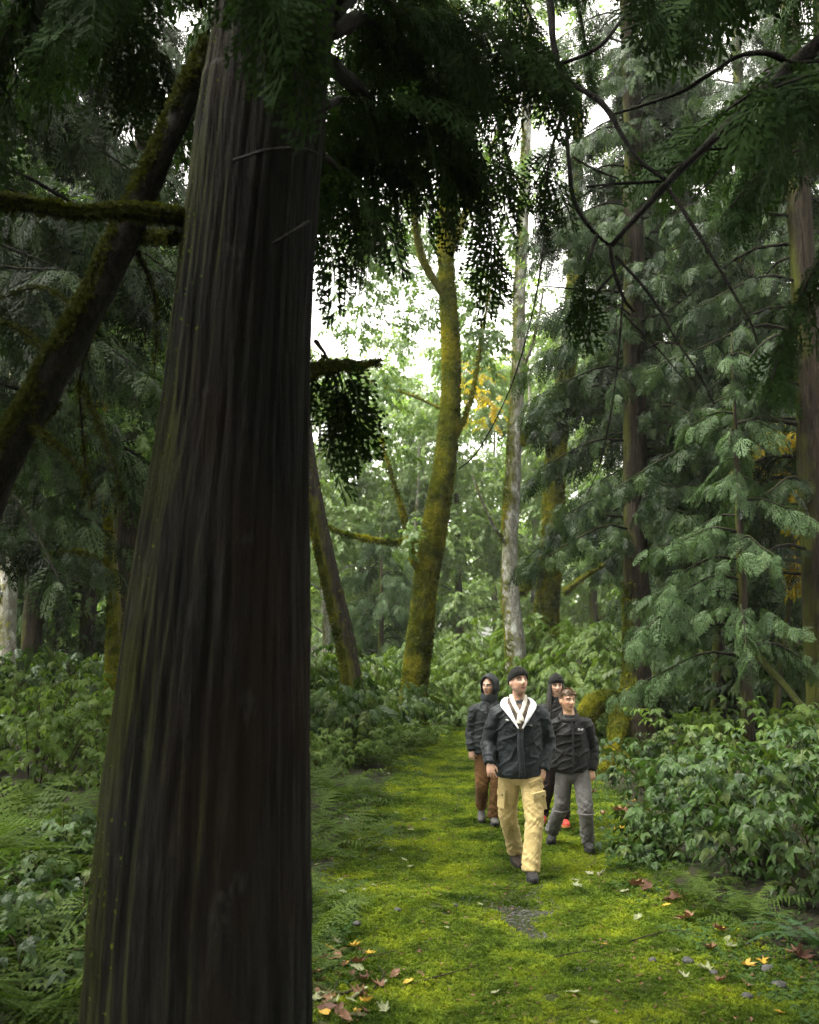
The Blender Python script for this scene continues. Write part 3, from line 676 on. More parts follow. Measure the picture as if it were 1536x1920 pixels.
# cedars to the right and left, behind
def gx_at(px, Y): return at(px, HORIZON, Y).x
conifer('cedar_tree', 'slender dark cedar behind the broken snag right of the path', (gx_at(1312, 21), 21), 22, .26, 3.0, 2.8, 80, .5, .13, 'cedar_leaf', 'trunk_cedar', seed=22, hmax=18, droop=.7)
conifer('cedar_tree', 'cedar with a rusty yellow mossy trunk at the far right shrubs', (gx_at(1540, 14.5), 14.5), 20, .24, 2.6, 2.6, 56, .36, .10, 'cedar_leaf', 'trunk_cedar', seed=23, hmax=12, droop=.7, az=(-.3, 4.0))
conifer('cedar_tree', 'young grey-green cedar with feathery drooping sprays beside the broken snag', (gx_at(1395, 13.2), 13.2), 6.2, .09, 1.75, 1.5, 26, .34, .08, 'cedar_grey', 'trunk_cedar', seed=24, droop=.55, flare=.2, nseg=12)
for i, (px, Y, s, H, mt, b0) in enumerate(((1430, 25, 25, 25, 'cedar_leaf', 2), (1250, 30, 27, 28, 'cedar_leaf', 3), (1600, 20, 28, 22, 'cedar_leaf', 2))):
    conifer('cedar_tree', 'tall cedar with drooping dark green sprays deep in the right-hand woods', (gx_at(px, Y), Y), H, .28, b0, 3.2, 76, .6, .16, mt, 'trunk_dim', group='cedars deep in the right-hand woods', seed=s, hmax=23, droop=.65)
for i, (px, Y, s, H, b0, bl) in enumerate(((-230, 9.5, 31, 18, 4.2, 2.8), (-70, 14, 32, 22, 3.2, 3.4), (235, 17, 33, 22, 4.2, 2.2), (60, 24, 37, 24, 4, 3.4))):
    conifer('cedar_tree', 'cedar with layered green sprays standing left behind the huge trunk', (gx_at(px, Y), Y), H, .22, b0, bl, 76, .48, .12, 'cedar_leaf', 'trunk_cedar', group='cedars left of the huge trunk', seed=s, hmax=15, droop=.7)
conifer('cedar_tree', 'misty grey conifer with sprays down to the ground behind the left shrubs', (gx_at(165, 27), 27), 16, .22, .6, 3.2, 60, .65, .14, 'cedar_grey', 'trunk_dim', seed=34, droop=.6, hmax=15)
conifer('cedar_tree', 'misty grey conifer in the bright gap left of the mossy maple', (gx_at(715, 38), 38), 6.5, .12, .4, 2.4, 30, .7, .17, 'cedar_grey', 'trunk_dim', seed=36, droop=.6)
# off to the right, its bare branch reaching in
t11 = root('cedar_tree', (4.35, 6.2, gz(4.35, 6.2)), 'near cedar whose bare forked dark branch reaches in over the path', 'tree')
trunk_obj('trunk', [(4.35, 6.2, -.1), (4.33, 6.2, 3), (4.3, 6.2, 8), (4.3, 6.2, 14)], [.3, .26, .2, .05], M['trunk_cedar'], t11, 24, 50, .05, .3, 9, 4)
acc = [[], [], [], []]
for pts, r0, r1 in (
    ([(2060, -330, 6.1), (1800, -140, 6.0), (1536, 78, 5.8), (1440, 165, 5.7), (1350, 250, 5.6), (1255, 340, 5.5), (1145, 462, 5.4)], .055, .016),
    ([(1470, 112, 5.7), (1430, 98, 5.7), (1380, 108, 5.8), (1330, 140, 5.8), (1270, 175, 5.9), (1150, 215, 6.0)], .020, .009),
    ([(1470, 112, 5.7), (1500, 117, 5.7), (1560, 112, 5.8)], .012, .010),
    ([(1030, -20, 5.8), (1050, 130, 5.7), (1130, 195, 5.6), (1190, 290, 5.5), (1248, 338, 5.45)], .022, .011),
    ([(1050, 130, 5.7), (1062, 240, 5.6), (1075, 370, 5.5), (1110, 430, 5.4), (1145, 462, 5.4)], .015, .009),
    ([(1100, 350, 5.3), (1150, 345, 5.4), (1240, 340, 5.5)], .007, .009),
    ([(1248, 345, 5.5), (1310, 440, 5.3), (1370, 540, 5.2), (1410, 610, 5.1), (1418, 640, 5.1)], .012, .004),
    ([(1145, 462, 5.4), (1152, 510, 5.35), (1170, 560, 5.3), (1190, 585, 5.3)], .013, .006),
    ([(1150, 515, 5.35), (1120, 550, 5.3), (1108, 600, 5.3), (1105, 640, 5.3), (1115, 668, 5.3)], .009, .004),
    ([(1120, 550, 5.3), (1060, 540, 5.4), (990, 535, 5.5)], .008, .003),
    ([(1155, 480, 5.4), (1220, 555, 5.3), (1270, 640, 5.2), (1310, 700, 5.1), (1340, 760, 5.1)], .009, .004),
    ([(1168, 560, 5.3), (1160, 660, 5.2), (1148, 760, 5.1), (1125, 870, 5.0), (1100, 930, 5.0)], .006, .003),
    ([(1170, 590, 5.3), (1230, 650, 5.2), (1290, 720, 5.1)], .006, .003),
    ([(1300, 280, 5.6), (1380, 275, 5.6), (1420, 240, 5.6), (1500, 190, 5.7)], .008, .006),
    ([(1380, 278, 5.6), (1340, 330, 5.6), (1270, 400, 5.6)], .006, .003),
    ([(1300, 295, 5.6), (1240, 320, 5.4), (1180, 303, 5.3)], .006, .003),
    ([(1050, 120, 5.8), (1120, 90, 5.8), (1170, 30, 5.9), (1200, -30, 6.0)], .012, .014),
    ([(1020, 460, 6.6), (1000, 580, 6.6), (960, 720, 6.6), (900, 840, 6.6), (860, 880, 6.6)], .006, .004),
    ([(1075, 295, 5.6), (1120, 320, 5.5), (1160, 335, 5.5)], .008, .005)):
    px_branch(t11, pts, r0, r1, 'limb_dark', 0, n=30)
for pts in ([(1600, 250, 5.9), (1500, 280, 5.4), (1420, 330, 5.1), (1370, 390, 5.0)], [(1640, 400, 5.8), (1540, 480, 5.2), (1470, 640, 4.9), (1440, 740, 4.8)], [(1640, -100, 5.9), (1450, -160, 5.4), (1330, -60, 5.1), (1290, 60, 5.0)], [(1060, 200, 5.7), (1030, 300, 5.5), (1020, 420, 5.4)], [(1120, 440, 5.4), (1100, 500, 5.2), (1090, 570, 5.2)], [(1650, -200, 6), (1300, -300, 6), (1100, -180, 6.2), (1040, -20, 6.3)]):
    Q = px_branch(t11, pts, .012, .004, 'limb_dark', 0, .26, acc, .05, .7, .3)
for k in range(40):
    z = brr.uniform(4.4, 12); a = brr.uniform(1.0, 5.6); L = brr.uniform(1.8, 3.4); c0 = np.array((4.3, 6.2, z)); d = np.array((math.cos(a), math.sin(a), 0))
    Q = [c0, c0 + d * L * .5, c0 + d * L - np.array((0, 0, L * .25))]
    limb_obj('branch', Q, [.035, .02, .005], 'limb_dark', t11, 8, 6)
    for u, w in zip(acc, sprays_on(Q, .5, .08, .6, brr, .1)): u.append(w)
pos, X, Z, sz = [np.concatenate(u) for u in acc]
scatter('crown', pos, euler_of(X, Z), sz, CEDAR['cedar_dark'], t11)

# broken snag and leaning dead pole on the right
sg, _ = mossy_tree('broken_snag', 'broken dead trunk with a mossy top under the grey-green cedar', [(1348, 1330, 17.5, 36), (1348, 1230, 17.5, 32), (1345, 1150, 17.5, 28), (1338, 1108, 17.5, 20), (1335, 1095, 17.5, 6)], 'trunk_cedar', 13, 1200, .05, lambda p, n: np.clip((p[:, 2] - 2.2) * 1.5, 0, 1) * np.clip(.4 - n[:, 0], 0, 1))
sg['category'] = 'dead tree'
pole = root('dead_pole', ground(1480, 1395), 'thin dark dead pole leaning down from the broken snag into shrubs', 'log')
Q = pl((1355, 1120, 17.3), (1378, 1180, 16.6), (1420, 1230, 15.8), (1475, 1290, 15), (1540, 1370, 14.2)); o = limb_obj('pole', Q, [.035, .06, .06, .055, .05], 'limb_moss', pole, 24, 9, .12)
for pts in ([(1378, 1180, 16.6), (1360, 1178, 16.6), (1345, 1182, 16.8)], [(1400, 1210, 16.2), (1440, 1200, 16), (1480, 1215, 15.8)]): limb_obj('branch', pl(*pts), [.03, .02, .01], 'limb_moss', pole, 8, 6)
# mossy arching log behind the boy
alog = root('mossy_log', ground(1110, 1405), 'short arching log cushioned in bright moss beside the right-hand cedar', 'log')
Q = pl((1090, 1400, 17.4), (1100, 1340, 17.5), (1125, 1316, 17.6), (1165, 1312, 17.7)); o = limb_obj('log', Q, [.16, .15, .14, .12], 'trunk_mossy', alog, 24, 12, .1)
bark_moss(alog, o.data, 3000, .06, lambda p, n: np.clip(.7 + n[:, 2] * .4, .1, 1))
# left: pale birch, mossy small trunk
tb, _ = mossy_tree('birch_tree', 'pale grey birch trunk rising from the shrubs left of the mossy sapling', [(12, 1260, 20, 46), (14, 1150, 20, 44), (20, 1020, 20, 42), (28, 880, 20, 38), (30, 600, 20, 30), (20, 200, 20, 20), (10, -100, 20, 8)], 'trunk_alder', 15, 300, .05)
crown_px(tb, [(rr.uniform(-80, 230), rr.uniform(-100, 900), rr.uniform(18, 23), rr.uniform(.6, 1.1), 32) for _ in range(22)], 'maple_green', .38, 55)
ts, _ = mossy_tree('mossy_sapling', 'thin mossy trunk rising from the left shrubs beside the huge cedar', [(212, 1330, 15, 34), (214, 1230, 15, 32), (216, 1130, 15, 30), (210, 1050, 15, 26), (205, 950, 15, 22), (190, 700, 15, 16), (185, 400, 15, 8)], 'trunk_mossy', 16, 2500, .05)
crown_px(ts, [(rr.uniform(60, 330), rr.uniform(300, 900), rr.uniform(13.5, 17), rr.uniform(.4, .8), 26) for _ in range(12)], 'maple_green', .34, 56)
limb_px(ts, [(210, 1060, 15), (180, 1040, 14.8), (130, 1035, 14.6), (80, 1045, 14.5)], .03, .01, 150)
# yellow autumn tree behind the right cedar
ty, _ = leafy('yellow_maple_tree', 'small maple with bright yellow autumn leaves behind the grey-green cedar', (gx_at(1462, 16), 16), 5.0, .06, (.2, 0), 'maple_yellow', 'trunk_dim', None, 61, 1.0, .5, 14, 20, .30)

# background broadleaf trees
k = 0
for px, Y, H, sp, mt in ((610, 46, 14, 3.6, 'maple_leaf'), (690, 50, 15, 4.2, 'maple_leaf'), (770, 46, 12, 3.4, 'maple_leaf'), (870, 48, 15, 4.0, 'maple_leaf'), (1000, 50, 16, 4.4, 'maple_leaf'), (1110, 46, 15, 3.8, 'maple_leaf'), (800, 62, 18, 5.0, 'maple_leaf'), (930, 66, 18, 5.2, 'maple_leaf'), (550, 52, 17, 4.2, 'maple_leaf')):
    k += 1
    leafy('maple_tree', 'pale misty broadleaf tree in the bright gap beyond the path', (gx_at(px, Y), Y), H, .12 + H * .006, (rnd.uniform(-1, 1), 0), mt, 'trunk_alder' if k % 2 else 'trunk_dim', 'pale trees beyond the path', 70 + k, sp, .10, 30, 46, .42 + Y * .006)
for px, Y, H, sp in ((80, 32, 16, 4), (-40, 26, 14, 3.6), (300, 36, 17, 4), (200, 48, 20, 5), (20, 50, 22, 5)):
    k += 1
    leafy('maple_tree', 'green broadleaf tree far behind the left shrubs', (gx_at(px, Y), Y), H, .2, (rnd.uniform(-1, 1), 0), 'maple_green', 'trunk_dim', 'broadleaf trees behind the left shrubs', 70 + k, sp, .1, 34, 60, .42 + Y * .006)
for px, Y, H, sp in ((1300, 36, 17, 4), (1500, 34, 16, 4), (1420, 48, 20, 5), (1620, 44, 20, 5), (1220, 52, 22, 5)):
    k += 1
    leafy('maple_tree', 'green broadleaf tree far behind the right-hand cedars', (gx_at(px, Y), Y), H, .2, (rnd.uniform(-1, 1), 0), 'maple_green', 'trunk_dim', 'broadleaf trees behind the right cedars', 70 + k, sp, .1, 34, 60, .42 + Y * .006)
# far wood: one mass
fr = np.random.default_rng(90); n = 9000
fx = fr.uniform(-75, 75, n); fy = fr.uniform(72, 110, n); fz = terrain(fx, fy) + (11 + 4 * sn(fx, fy, .25, 20) + .06 * np.abs(fx) ** 1.1) * fr.random(n)
scatter('far_wood', np.stack([fx, fy, fz], 1), euler_of(fr.normal(size=(n, 3)), np.array((0, 0, 1.)) + fr.normal(0, .4, (n, 3))), fr.uniform(1.4, 2.6, n), MAPLE['maple_leaf'])
tag(bpy.data.objects['far_wood'], 'distant mass of pale green woodland closing the view', 'woodland', kind='stuff')
# ------------------------------------------------------------------ shrubs
TRI = [mesh('leaf', s.v, s.f, M['shrub_leaf'], smooth=False) for s in (trifoliate(1), trifoliate(2), trifoliate(3))]
TRIP = []
for q in TRI:
    c_ = q.copy(); c_.materials[0] = M['shrub_pale']; TRIP.append(c_)
TRI_SRC = {'shrub_leaf': [bpy.data.objects.new('leaf_shape', q) for q in TRI], 'shrub_pale': [bpy.data.objects.new('leaf_shape', q) for q in TRIP]}
def mat_from(p, x, z, s):
    x = Vector(x).normalized(); z = Vector(z); z = (z - x * x.dot(z)).normalized(); y = z.cross(x)
    return Matrix(((x.x * s, y.x * s, z.x * s, p[0]), (x.y * s, y.y * s, z.y * s, p[1]), (x.z * s, y.z * s, z.z * s, p[2]), (0, 0, 0, 1)))
def shrub(name, label, base, h, rad, nstem=9, per=22, leaf=.16, nobj=0, mat='shrub_leaf', group=None, seed=1, sprig=False, stems=True):
    rr = np.random.default_rng(seed); bx, by = base; bz = gz(bx, by)
    rt = root(name, (bx, by, bz), label, 'shrub', group)
    pos, X, Z, sz = [], [], [], []
    for k in range(nstem):
        a = rr.uniform(0, 6.28); R_ = rad * rr.random() ** .6; hh = h * rr.uniform(.7, 1.05) * (1 - .3 * (R_ / rad) ** 2)
        d = np.array((math.cos(a), math.sin(a), 0)); p0 = np.array((bx, by, bz - .03)) + d * R_ * .25
        Q = [p0, p0 + d * R_ * .3 + (0, 0, hh * .5), p0 + d * R_ * .75 + (0, 0, hh * .9), p0 + d * R_ * 1.05 + (0, 0, hh * rr.uniform(.9, 1.02))]
        D = resample(Q, 12)
        if stems:
            v, f = tube(D, np.linspace(.011, .003, 12), 5); link('stem', mesh('stem', v, f, M['stem']), rt)
        for j in range(per):
            t = 1 - rr.random() ** 1.3 * .85; i = int(t * 11); b = D[i]; sa = rr.uniform(0, 6.28)
            off = np.array((math.cos(sa), math.sin(sa), rr.uniform(-.1, .25))); ll = rr.uniform(.03, .30) * (rad + .3) * .7
            pos.append(b + off * ll); X.append(off * (1, 1, .3) + d * .4 + np.array((0, 0, rr.uniform(-.75, -.05)))); Z.append(np.array((0, 0, 1.)) + rr.normal(0, .3, 3) + d * .2); sz.append(leaf * rr.uniform(.65, 1.3))
    pos, X, Z, sz = map(np.array, (pos, X, Z, sz))
    if nobj:                                             # the leaves that face the camera are leaves of their own
        toc = np.array((0, 0, CAMH)) - np.array((bx, by, bz + h * .5)); toc /= np.linalg.norm(toc)
        sc_ = (pos - np.array((bx, by, bz))) @ (toc + np.array((0, 0, .5))) + rr.normal(0, .12, len(pos)); od = np.argsort(-sc_)
        src_ = (TRI if mat == 'shrub_leaf' else TRIP)
        for i in od[:nobj]:
            o = bpy.data.objects.new('leaf', src_[i % 3]); col.objects.link(o); o.parent = rt
            o.matrix_parent_inverse = ORIG[rt.name]; o.matrix_basis = mat_from(pos[i], X[i], Z[i], sz[i])
        keep = od[nobj:]; pos, X, Z, sz = pos[keep], X[keep], Z[keep], sz[keep]
    if len(pos): scatter('foliage', pos, euler_of(X, Z), sz, (SHRUB if sprig else TRI_SRC)[mat], rt)
    return rt
# right-hand thicket
for i, (px, py, h, rad, ns, lf, no, lab) in enumerate((
    (1300, 1560, 1.15, .95, 13, .17, 200, 'dark glossy shrub with jagged leaves spilling onto the moss near the boy'),
    (1440, 1640, 1.25, .95, 13, .17, 220, 'broad dark shrub with drooping leaves above the small ferns on the right'),
    (1250, 1480, 1.05, .9, 12, .16, 160, 'leafy shrub growing against the foot of the right-hand cedar'),
    (1400, 1490, 1.45, 1.1, 13, .18, 160, 'tall pale-topped shrub with large maple-like leaves right of the cedar foot'),
    (1560, 1560, 1.5, 1.1, 13, .18, 140, 'tall shrub with layered leaves where the dead pole comes down'),
    (1230, 1610, .55, .6, 9, .13, 120, 'low leafy shrub creeping over the path edge at the boy\'s side'),
    (1560, 1700, 1.0, .8, 11, .17, 120, 'shaded dark shrub behind the arching sword fern'))):
    g = ground(px, py); shrub('leafy_shrub', lab, (g.x, g.y), h, rad, ns, 34, lf, no, 'shrub_leaf' if i != 3 else 'shrub_pale', None, 100 + i)
# left thicket
for i, (px, py, h, rad, ns, no, lab) in enumerate((
    (60, 1520, 1.5, 1.0, 15, 170, 'bright leafy shrub above the ferns left of the huge trunk'),
    (190, 1480, 1.5, 1.0, 13, 150, 'leafy green shrub close against the left side of the huge trunk'),
    (-40, 1450, 1.7, 1.2, 13, 100, 'tall bright shrub in front of the pale birch'),
    (130, 1420, 1.8, 1.2, 13, 100, 'tall bushy shrub below the thin mossy trunk'))):
    g = ground(px, py); shrub('leafy_shrub', lab, (g.x, g.y), h, rad, ns, 34, .16, no, 'shrub_pale', None, 120 + i)
for i, (px, py, h) in enumerate(((600, 1455, .7), (655, 1432, .8), (615, 1425, 1.0), (720, 1412, .7), (770, 1398, .6))):
    g = ground(px, py); shrub('leafy_shrub', 'low bright green shrub on the verge in front of the dark leaning trunk', (g.x, g.y), h, .8, 11, 26, .15, 0, 'shrub_pale', 'low shrubs on the verge', 130 + i)
for i, (px, py, h) in enumerate(((95, 1745, .6), (20, 1800, .55), (150, 1800, .5), (60, 1880, .5), (120, 1660, .7))):
    g = ground(px, py); shrub('leafy_shrub', 'low leafy bramble among the ferns left of the huge trunk', (g.x, g.y), h, .5, 8, 22, .14, 60, 'shrub_leaf', 'brambles among the left ferns', 230 + i)
# shrubs behind: sprigs
srr = random.Random(5)
mid = [(610, 1395, 17, 1.6), (640, 1400, 18.5, 1.5), (720, 1390, 21, 1.3), (700, 1380, 23, 1.9), (600, 1380, 21, 2.2), (560, 1400, 19, 2.0)]
for i, (px, py, Y, h) in enumerate(mid):
    x = gx_at(px, Y); shrub('leafy_shrub', 'fresh green shrub around the foot of the dark leaning trunk', (x, Y), h, 1.1, 12, 20, .30, 0, 'shrub_pale' if i % 2 else 'shrub_leaf', 'shrubs around the leaning trunk', 140 + i, True)
mid = [(830, 25.5, 1.6), (880, 24, 1.4), (910, 27, 2.2), (1010, 23, 1.8), (1060, 22, 1.9), (1110, 21, 1.9), (1140, 23, 2.4), (1080, 25, 2.6), (1000, 28, 2.8), (930, 31, 3.0), (860, 30, 2.6), (790, 29, 2.4), (750, 27, 2.0), (1040, 19.5, 1.2), (1090, 18.6, 1.1)]
for i, (px, Y, h) in enumerate(mid):
    x = gx_at(px, Y); shrub('leafy_shrub', 'pale leafy shrub crowding the end of the path behind the walkers', (x, Y), h, 1.3, 13, 20, .34, 0, 'shrub_pale', 'shrubs behind the walkers', 160 + i, True)
mid = [(1250, 19, 1.8), (1310, 18.5, 1.9), (1390, 18, 1.7), (1450, 19, 2.0), (1520, 17, 1.9), (1560, 20, 2.2), (1240, 23, 2.4), (1360, 23, 2.6), (1480, 24, 2.6)]
for i, (px, Y, h) in enumerate(mid):
    x = gx_at(px, Y); shrub('leafy_shrub', 'deep green shrub in the shade behind the right-hand cedar', (x, Y), h, 1.2, 12, 18, .32, 0, 'shrub_leaf', 'shaded shrubs behind the right cedar', 190 + i, True)
mid = [(-30, 16, 2.0), (50, 18, 1.8), (130, 17, 1.7), (200, 19, 1.8), (20, 24, 2.0), (260, 22, 2.2), (100, 26, 2.4), (330, 20, 2.0), (420, 22, 2.2), (500, 20, 2.0)]
for i, (px, Y, h) in enumerate(mid):
    x = gx_at(px, Y); shrub('leafy_shrub', 'green shrub in the thicket behind the ferns on the left', (x, Y), h, 1.2, 12, 18, .32, 0, 'shrub_leaf', 'shrubs of the left thicket', 210 + i, True)

# ------------------------------------------------------------------ ferns
FR = [mesh('frond', *fern_frond(s, 15, 5, e, ar, w), M['fern'], smooth=False) for s, e, ar, w in ((1, 1.15, 1.5, .27), (2, .95, 1.35, .31), (3, 1.25, 1.8, .25), (4, .8, 1.1, .29))]
SF = [mesh('frond', *fern_frond(s, 34, 0, e, ar, .085, True), M['sword_fern'], smooth=False) for s, e, ar in ((5, .9, 1.3), (6, .7, 1.2))]
def fern(label, p, size, n, seed, kind='fern', group=None, arc=None):
    r = random.Random(seed); rt = root('fern' if kind == 'fern' else 'sword_fern', p, label, 'fern', group)
    a0 = r.uniform(0, 6.28)
    for k in range(n):
        a = a0 + (k + r.uniform(-.3, .3)) / n * 6.283 if arc is None else r.uniform(*arc)
        o = bpy.data.objects.new('frond', r.choice(FR if kind == 'fern' else SF)); col.objects.link(o); o.parent = rt
        o.location = (r.uniform(-.03, .03), r.uniform(-.03, .03), -.01); o.rotation_euler = (r.uniform(-.2, .2), r.uniform(-.25, .2), a); s = size * 1.2 * r.uniform(.75, 1.15); o.scale = (s, s, s)
    return rt
fi = 0
for px, py, s, n in ((640, 1520, .75, 9), (600, 1560, .8, 9), (665, 1590, .62, 7), (700, 1500, .55, 7), (610, 1490, .8, 8), (590, 1620, .6, 7)):
    fi += 1; fern('feathery light green fern at the path edge right of the huge trunk', ground(px, py), s, n, fi, group='ferns along the left path edge')
for px, py, s, n in ((598, 1720, .45, 7), (585, 1770, .5, 7), (600, 1830, .42, 6), (560, 1700, .5, 7)):
    fi += 1; fern('small pale fern tucked against the right side of the huge trunk', ground(px, py), s, n, fi, group='small ferns beside the huge trunk')
for px, py, s, n in ((40, 1620, .95, 9), (130, 1590, .9, 9), (-30, 1660, .9, 8), (90, 1680, .9, 9), (160, 1700, .8, 8), (20, 1740, .85, 9), (110, 1780, .8, 8), (40, 1850, .75, 8), (150, 1850, .7, 8), (-10, 1930, .7, 8), (100, 1950, .7, 8), (10, 1570, .9, 8), (170, 1620, .8, 8)):
    fi += 1; fern('lush drooping fern in the bed left of the huge trunk', ground(px, py), s, n, fi, group='ferns left of the huge trunk')
for px, py, s, n in ((1290, 1690, .38, 7), (1350, 1720, .42, 7), (1410, 1720, .42, 7), (1330, 1660, .35, 6), (1440, 1760, .4, 6)):
    fi += 1; fern('small dark fern under the right-hand shrubs at the moss edge', ground(px, py), s, n, fi, group='small ferns under the right shrubs')
fern('arching dark sword fern at the right moss edge below the shrubs', ground(1560, 1790), .62, 11, 77, 'sword')
for px, py, s, n in ((700, 1425, .6, 7), (745, 1410, .6, 7), (790, 1400, .55, 7), (660, 1440, .6, 7), (1130, 1400, .5, 6), (1150, 1380, .6, 7)):
    fi += 1; fern('fern growing at the foot of the mossy trees near the path end', ground(px, py), s, n, fi, group='ferns at the mossy trees')
fern('dark upright fern clump on the verge below the leaning trunk', ground(722, 1440), .7, 8, 88)

# ------------------------------------------------------------------ moss carpet, ground cover
mr = np.random.default_rng(31); n = 260000
my = 5.0 * (24 / 5.0) ** mr.random(n); l, r = edges(my); mx_ = l - .5 + (r - l + 1.2) * mr.random(n)
ok = (mossmask(mx_, my) > mr.random(n)) & (np.abs((mx_ / my) * F) < 860)
grav = np.exp(-((mx_ - 1.0 - .18 * np.sin(my * 3)) / .16) ** 2 - ((my - 7.7) / .55) ** 2) + .9 * np.exp(-((mx_ - .85) / .3) ** 2 - ((my - 8.1) / .12) ** 2)
ok &= (grav < .45 + .3 * mr.random(n))
# thin patches
ok &= (sn(mx_, my, 5.0, 22) + .5 * sn(mx_, my, 14., 2) > -.95)
mx_, my = mx_[ok], my[ok]; n = len(mx_)
hgt = (.017 + .007 * sn(mx_, my, 2.2, 8) + .010 * np.clip(sn(mx_, my, 17., 8), -.4, 1)) * mr.uniform(.5, 1.5, n) * (1 + .03 * my)
Zm = np.array((0, 0, 1.)) + mr.normal(0, .35, (n, 3))
mo = scatter('moss_carpet', np.stack([mx_, my, terrain(mx_, my) - .002], 1), euler_of(mr.normal(size=(n, 3)) * (1, 1, .2), Zm), np.stack([hgt, hgt, hgt * mr.uniform(.6, 1.1, n)], 1), MOSS['moss'])
tag(mo, 'bright yellow-green moss carpeting the path', 'moss', kind='stuff')
n = 20000
cy_ = 5.0 * (22 / 5.0) ** mr.random(n); l, r = edges(cy_); sd = mr.random(n) < .5
cx_ = np.where(sd, l + .25 - mr.exponential(.5, n), r - .25 + mr.exponential(.7, n))
keep = (sn(cx_, cy_, 2.2, 25) > -.25); cx_, cy_ = cx_[keep], cy_[keep]; n = len(cx_)
co_ = scatter('ground_cover', np.stack([cx_, cy_, terrain(cx_, cy_)], 1), euler_of(mr.normal(size=(n, 3)) * (1, 1, .2), np.array((0, 0, 1.)) + mr.normal(0, .3, (n, 3))), mr.uniform(.018, .05, n), COVER['cover'])
tag(co_, 'tiny round-leaved plants fringing both edges of the moss', 'ground cover', kind='stuff')

n = 5200
ly = 5.0 * (22 / 5.0) ** mr.random(n); l, r = edges(ly); lx = l - .3 + (r - l + .8) * mr.random(n)
keep = (sn(lx, ly, 2.6, 6) + .6 * sn(lx, ly, 7., 16) > -.1); lx, ly = lx[keep], ly[keep]; n = len(lx)
LIT = [src('litter_bit', S_, M['fall_brown']) for S_ in (Flat(), Flat())]
for o_, w_ in zip(LIT, (.05, .22)):
    S_ = Flat(); S_.quad((-.5, 0), (.5, .05), w_, .1, .25, .12); o_.data = mesh('litter_bit', S_.v, S_.f, M['fall_brown'], smooth=False)
lo_ = scatter('leaf_litter', np.stack([lx, ly, terrain(lx, ly) + .012], 1), euler_of(mr.normal(size=(n, 3)) * (1, 1, .15), np.array((0, 0, 1.)) + mr.normal(0, .3, (n, 3))), mr.uniform(.012, .045, n), LIT)
tag(lo_, 'fine brown needles and leaf scraps strewn over the moss', 'leaf litter', kind='stuff')

# ------------------------------------------------------------------ gravel, stones, twigs, fallen leaves
def pebble(r, s):
    v, f = [], []
    for i in range(4):
        ph = math.pi * (i + .5) / 4 - math.pi / 2
        for j in range(6):
            q = s * r.uniform(.75, 1.2); v.append((math.cos(j * 1.047) * math.cos(ph) * q, math.sin(j * 1.047) * math.cos(ph) * q, math.sin(ph) * q * .6))
    f = [(i * 6 + j, i * 6 + (j + 1) % 6, i * 6 + 6 + (j + 1) % 6, i * 6 + 6 + j) for i in range(3) for j in range(6)] + [tuple(range(6))[::-1], tuple(range(18, 24))]
    return np.array(v), f
pr = random.Random(4); parts = []
for k in range(520):
    y = pr.gauss(7.7, .5); x = 1.0 + .18 * math.sin(y * 3) + pr.gauss(0, .12)
    if pr.random() < .3: x, y = pr.gauss(.88, .25), pr.gauss(8.1, .09)
    v, f = pebble(pr, pr.uniform(.005, .013)); parts.append((v + np.array((x, y, gz(x, y) + .003)), f))
tag(link('gravel', mesh('gravel', *join(parts), M['stone'], smooth=False)), 'patch of bare grey gravel in the moss before the man', 'gravel', kind='stuff')
for k, (px, py, s) in enumerate(((1290, 1805, .045), (1440, 1822, .05), (1462, 1850, .045), (1400, 1872, .04), (1225, 1803, .03), (853, 1700, .028), (1338, 1826, .03), (1130, 1555, .03), (797, 1537, .03), (735, 1552, .03), (670, 1735, .035), (745, 1708, .03))):
    v, f = pebble(pr, s); g = ground(px, py); o = link('stone', mesh('stone', v, f, M['stone']), None, (g.x, g.y, g.z + s * .25)); o.rotation_euler.z = k
    right = px > 1000
    tag(o, 'small grey stone half sunk in the moss on the right' if right else 'small grey stone lying on the moss beside the fern verge', 'stone', 'stones in the moss right' if right else 'stones in the moss by the ferns')
def fallen_mesh(kind, seed, mat):
    r = random.Random(seed); pts, c = leaf_outline(kind); cu = r.uniform(.25, .8); fo = r.uniform(.2, .7); tw = r.uniform(-.5, .5)
    v = []; n = len(pts)
    for s in (0, .55, 1):
        for x, y in pts:
            xx = c[0] + (x - c[0]) * s; yy = c[1] + (y - c[1]) * s
            v.append((xx - .5, yy, .04 + abs(yy) * fo + cu * (xx - .45) ** 2 + tw * xx * yy + (.05 * r.uniform(-1, 1) if s == 1 else 0)))
    f = []
    for k in range(2):
        for i in range(n): j = (i + 1) % n; f.append((k * n + i, k * n + j, (k + 1) * n + j, (k + 1) * n + i))
    return mesh('fallen_leaf', v, f, M[mat], smooth=True)
FL = {k: [fallen_mesh(kd, s, k) for s, kd in ((1, 'maple'), (2, 'maple'), (3, 'ovate'), (4, 'ovate'))] for k in ('fall_brown', 'fall_pale', 'fall_yellow')}
FLAB = {'fall_brown': ('curled brown leaf lying on the {}', 'brown fallen leaves on the {}'), 'fall_pale': ('pale grey-green leaf lying flat on the {}', 'pale fallen leaves on the {}'), 'fall_yellow': ('bright yellow fallen leaf on the {}', 'yellow fallen leaves on the {}')}
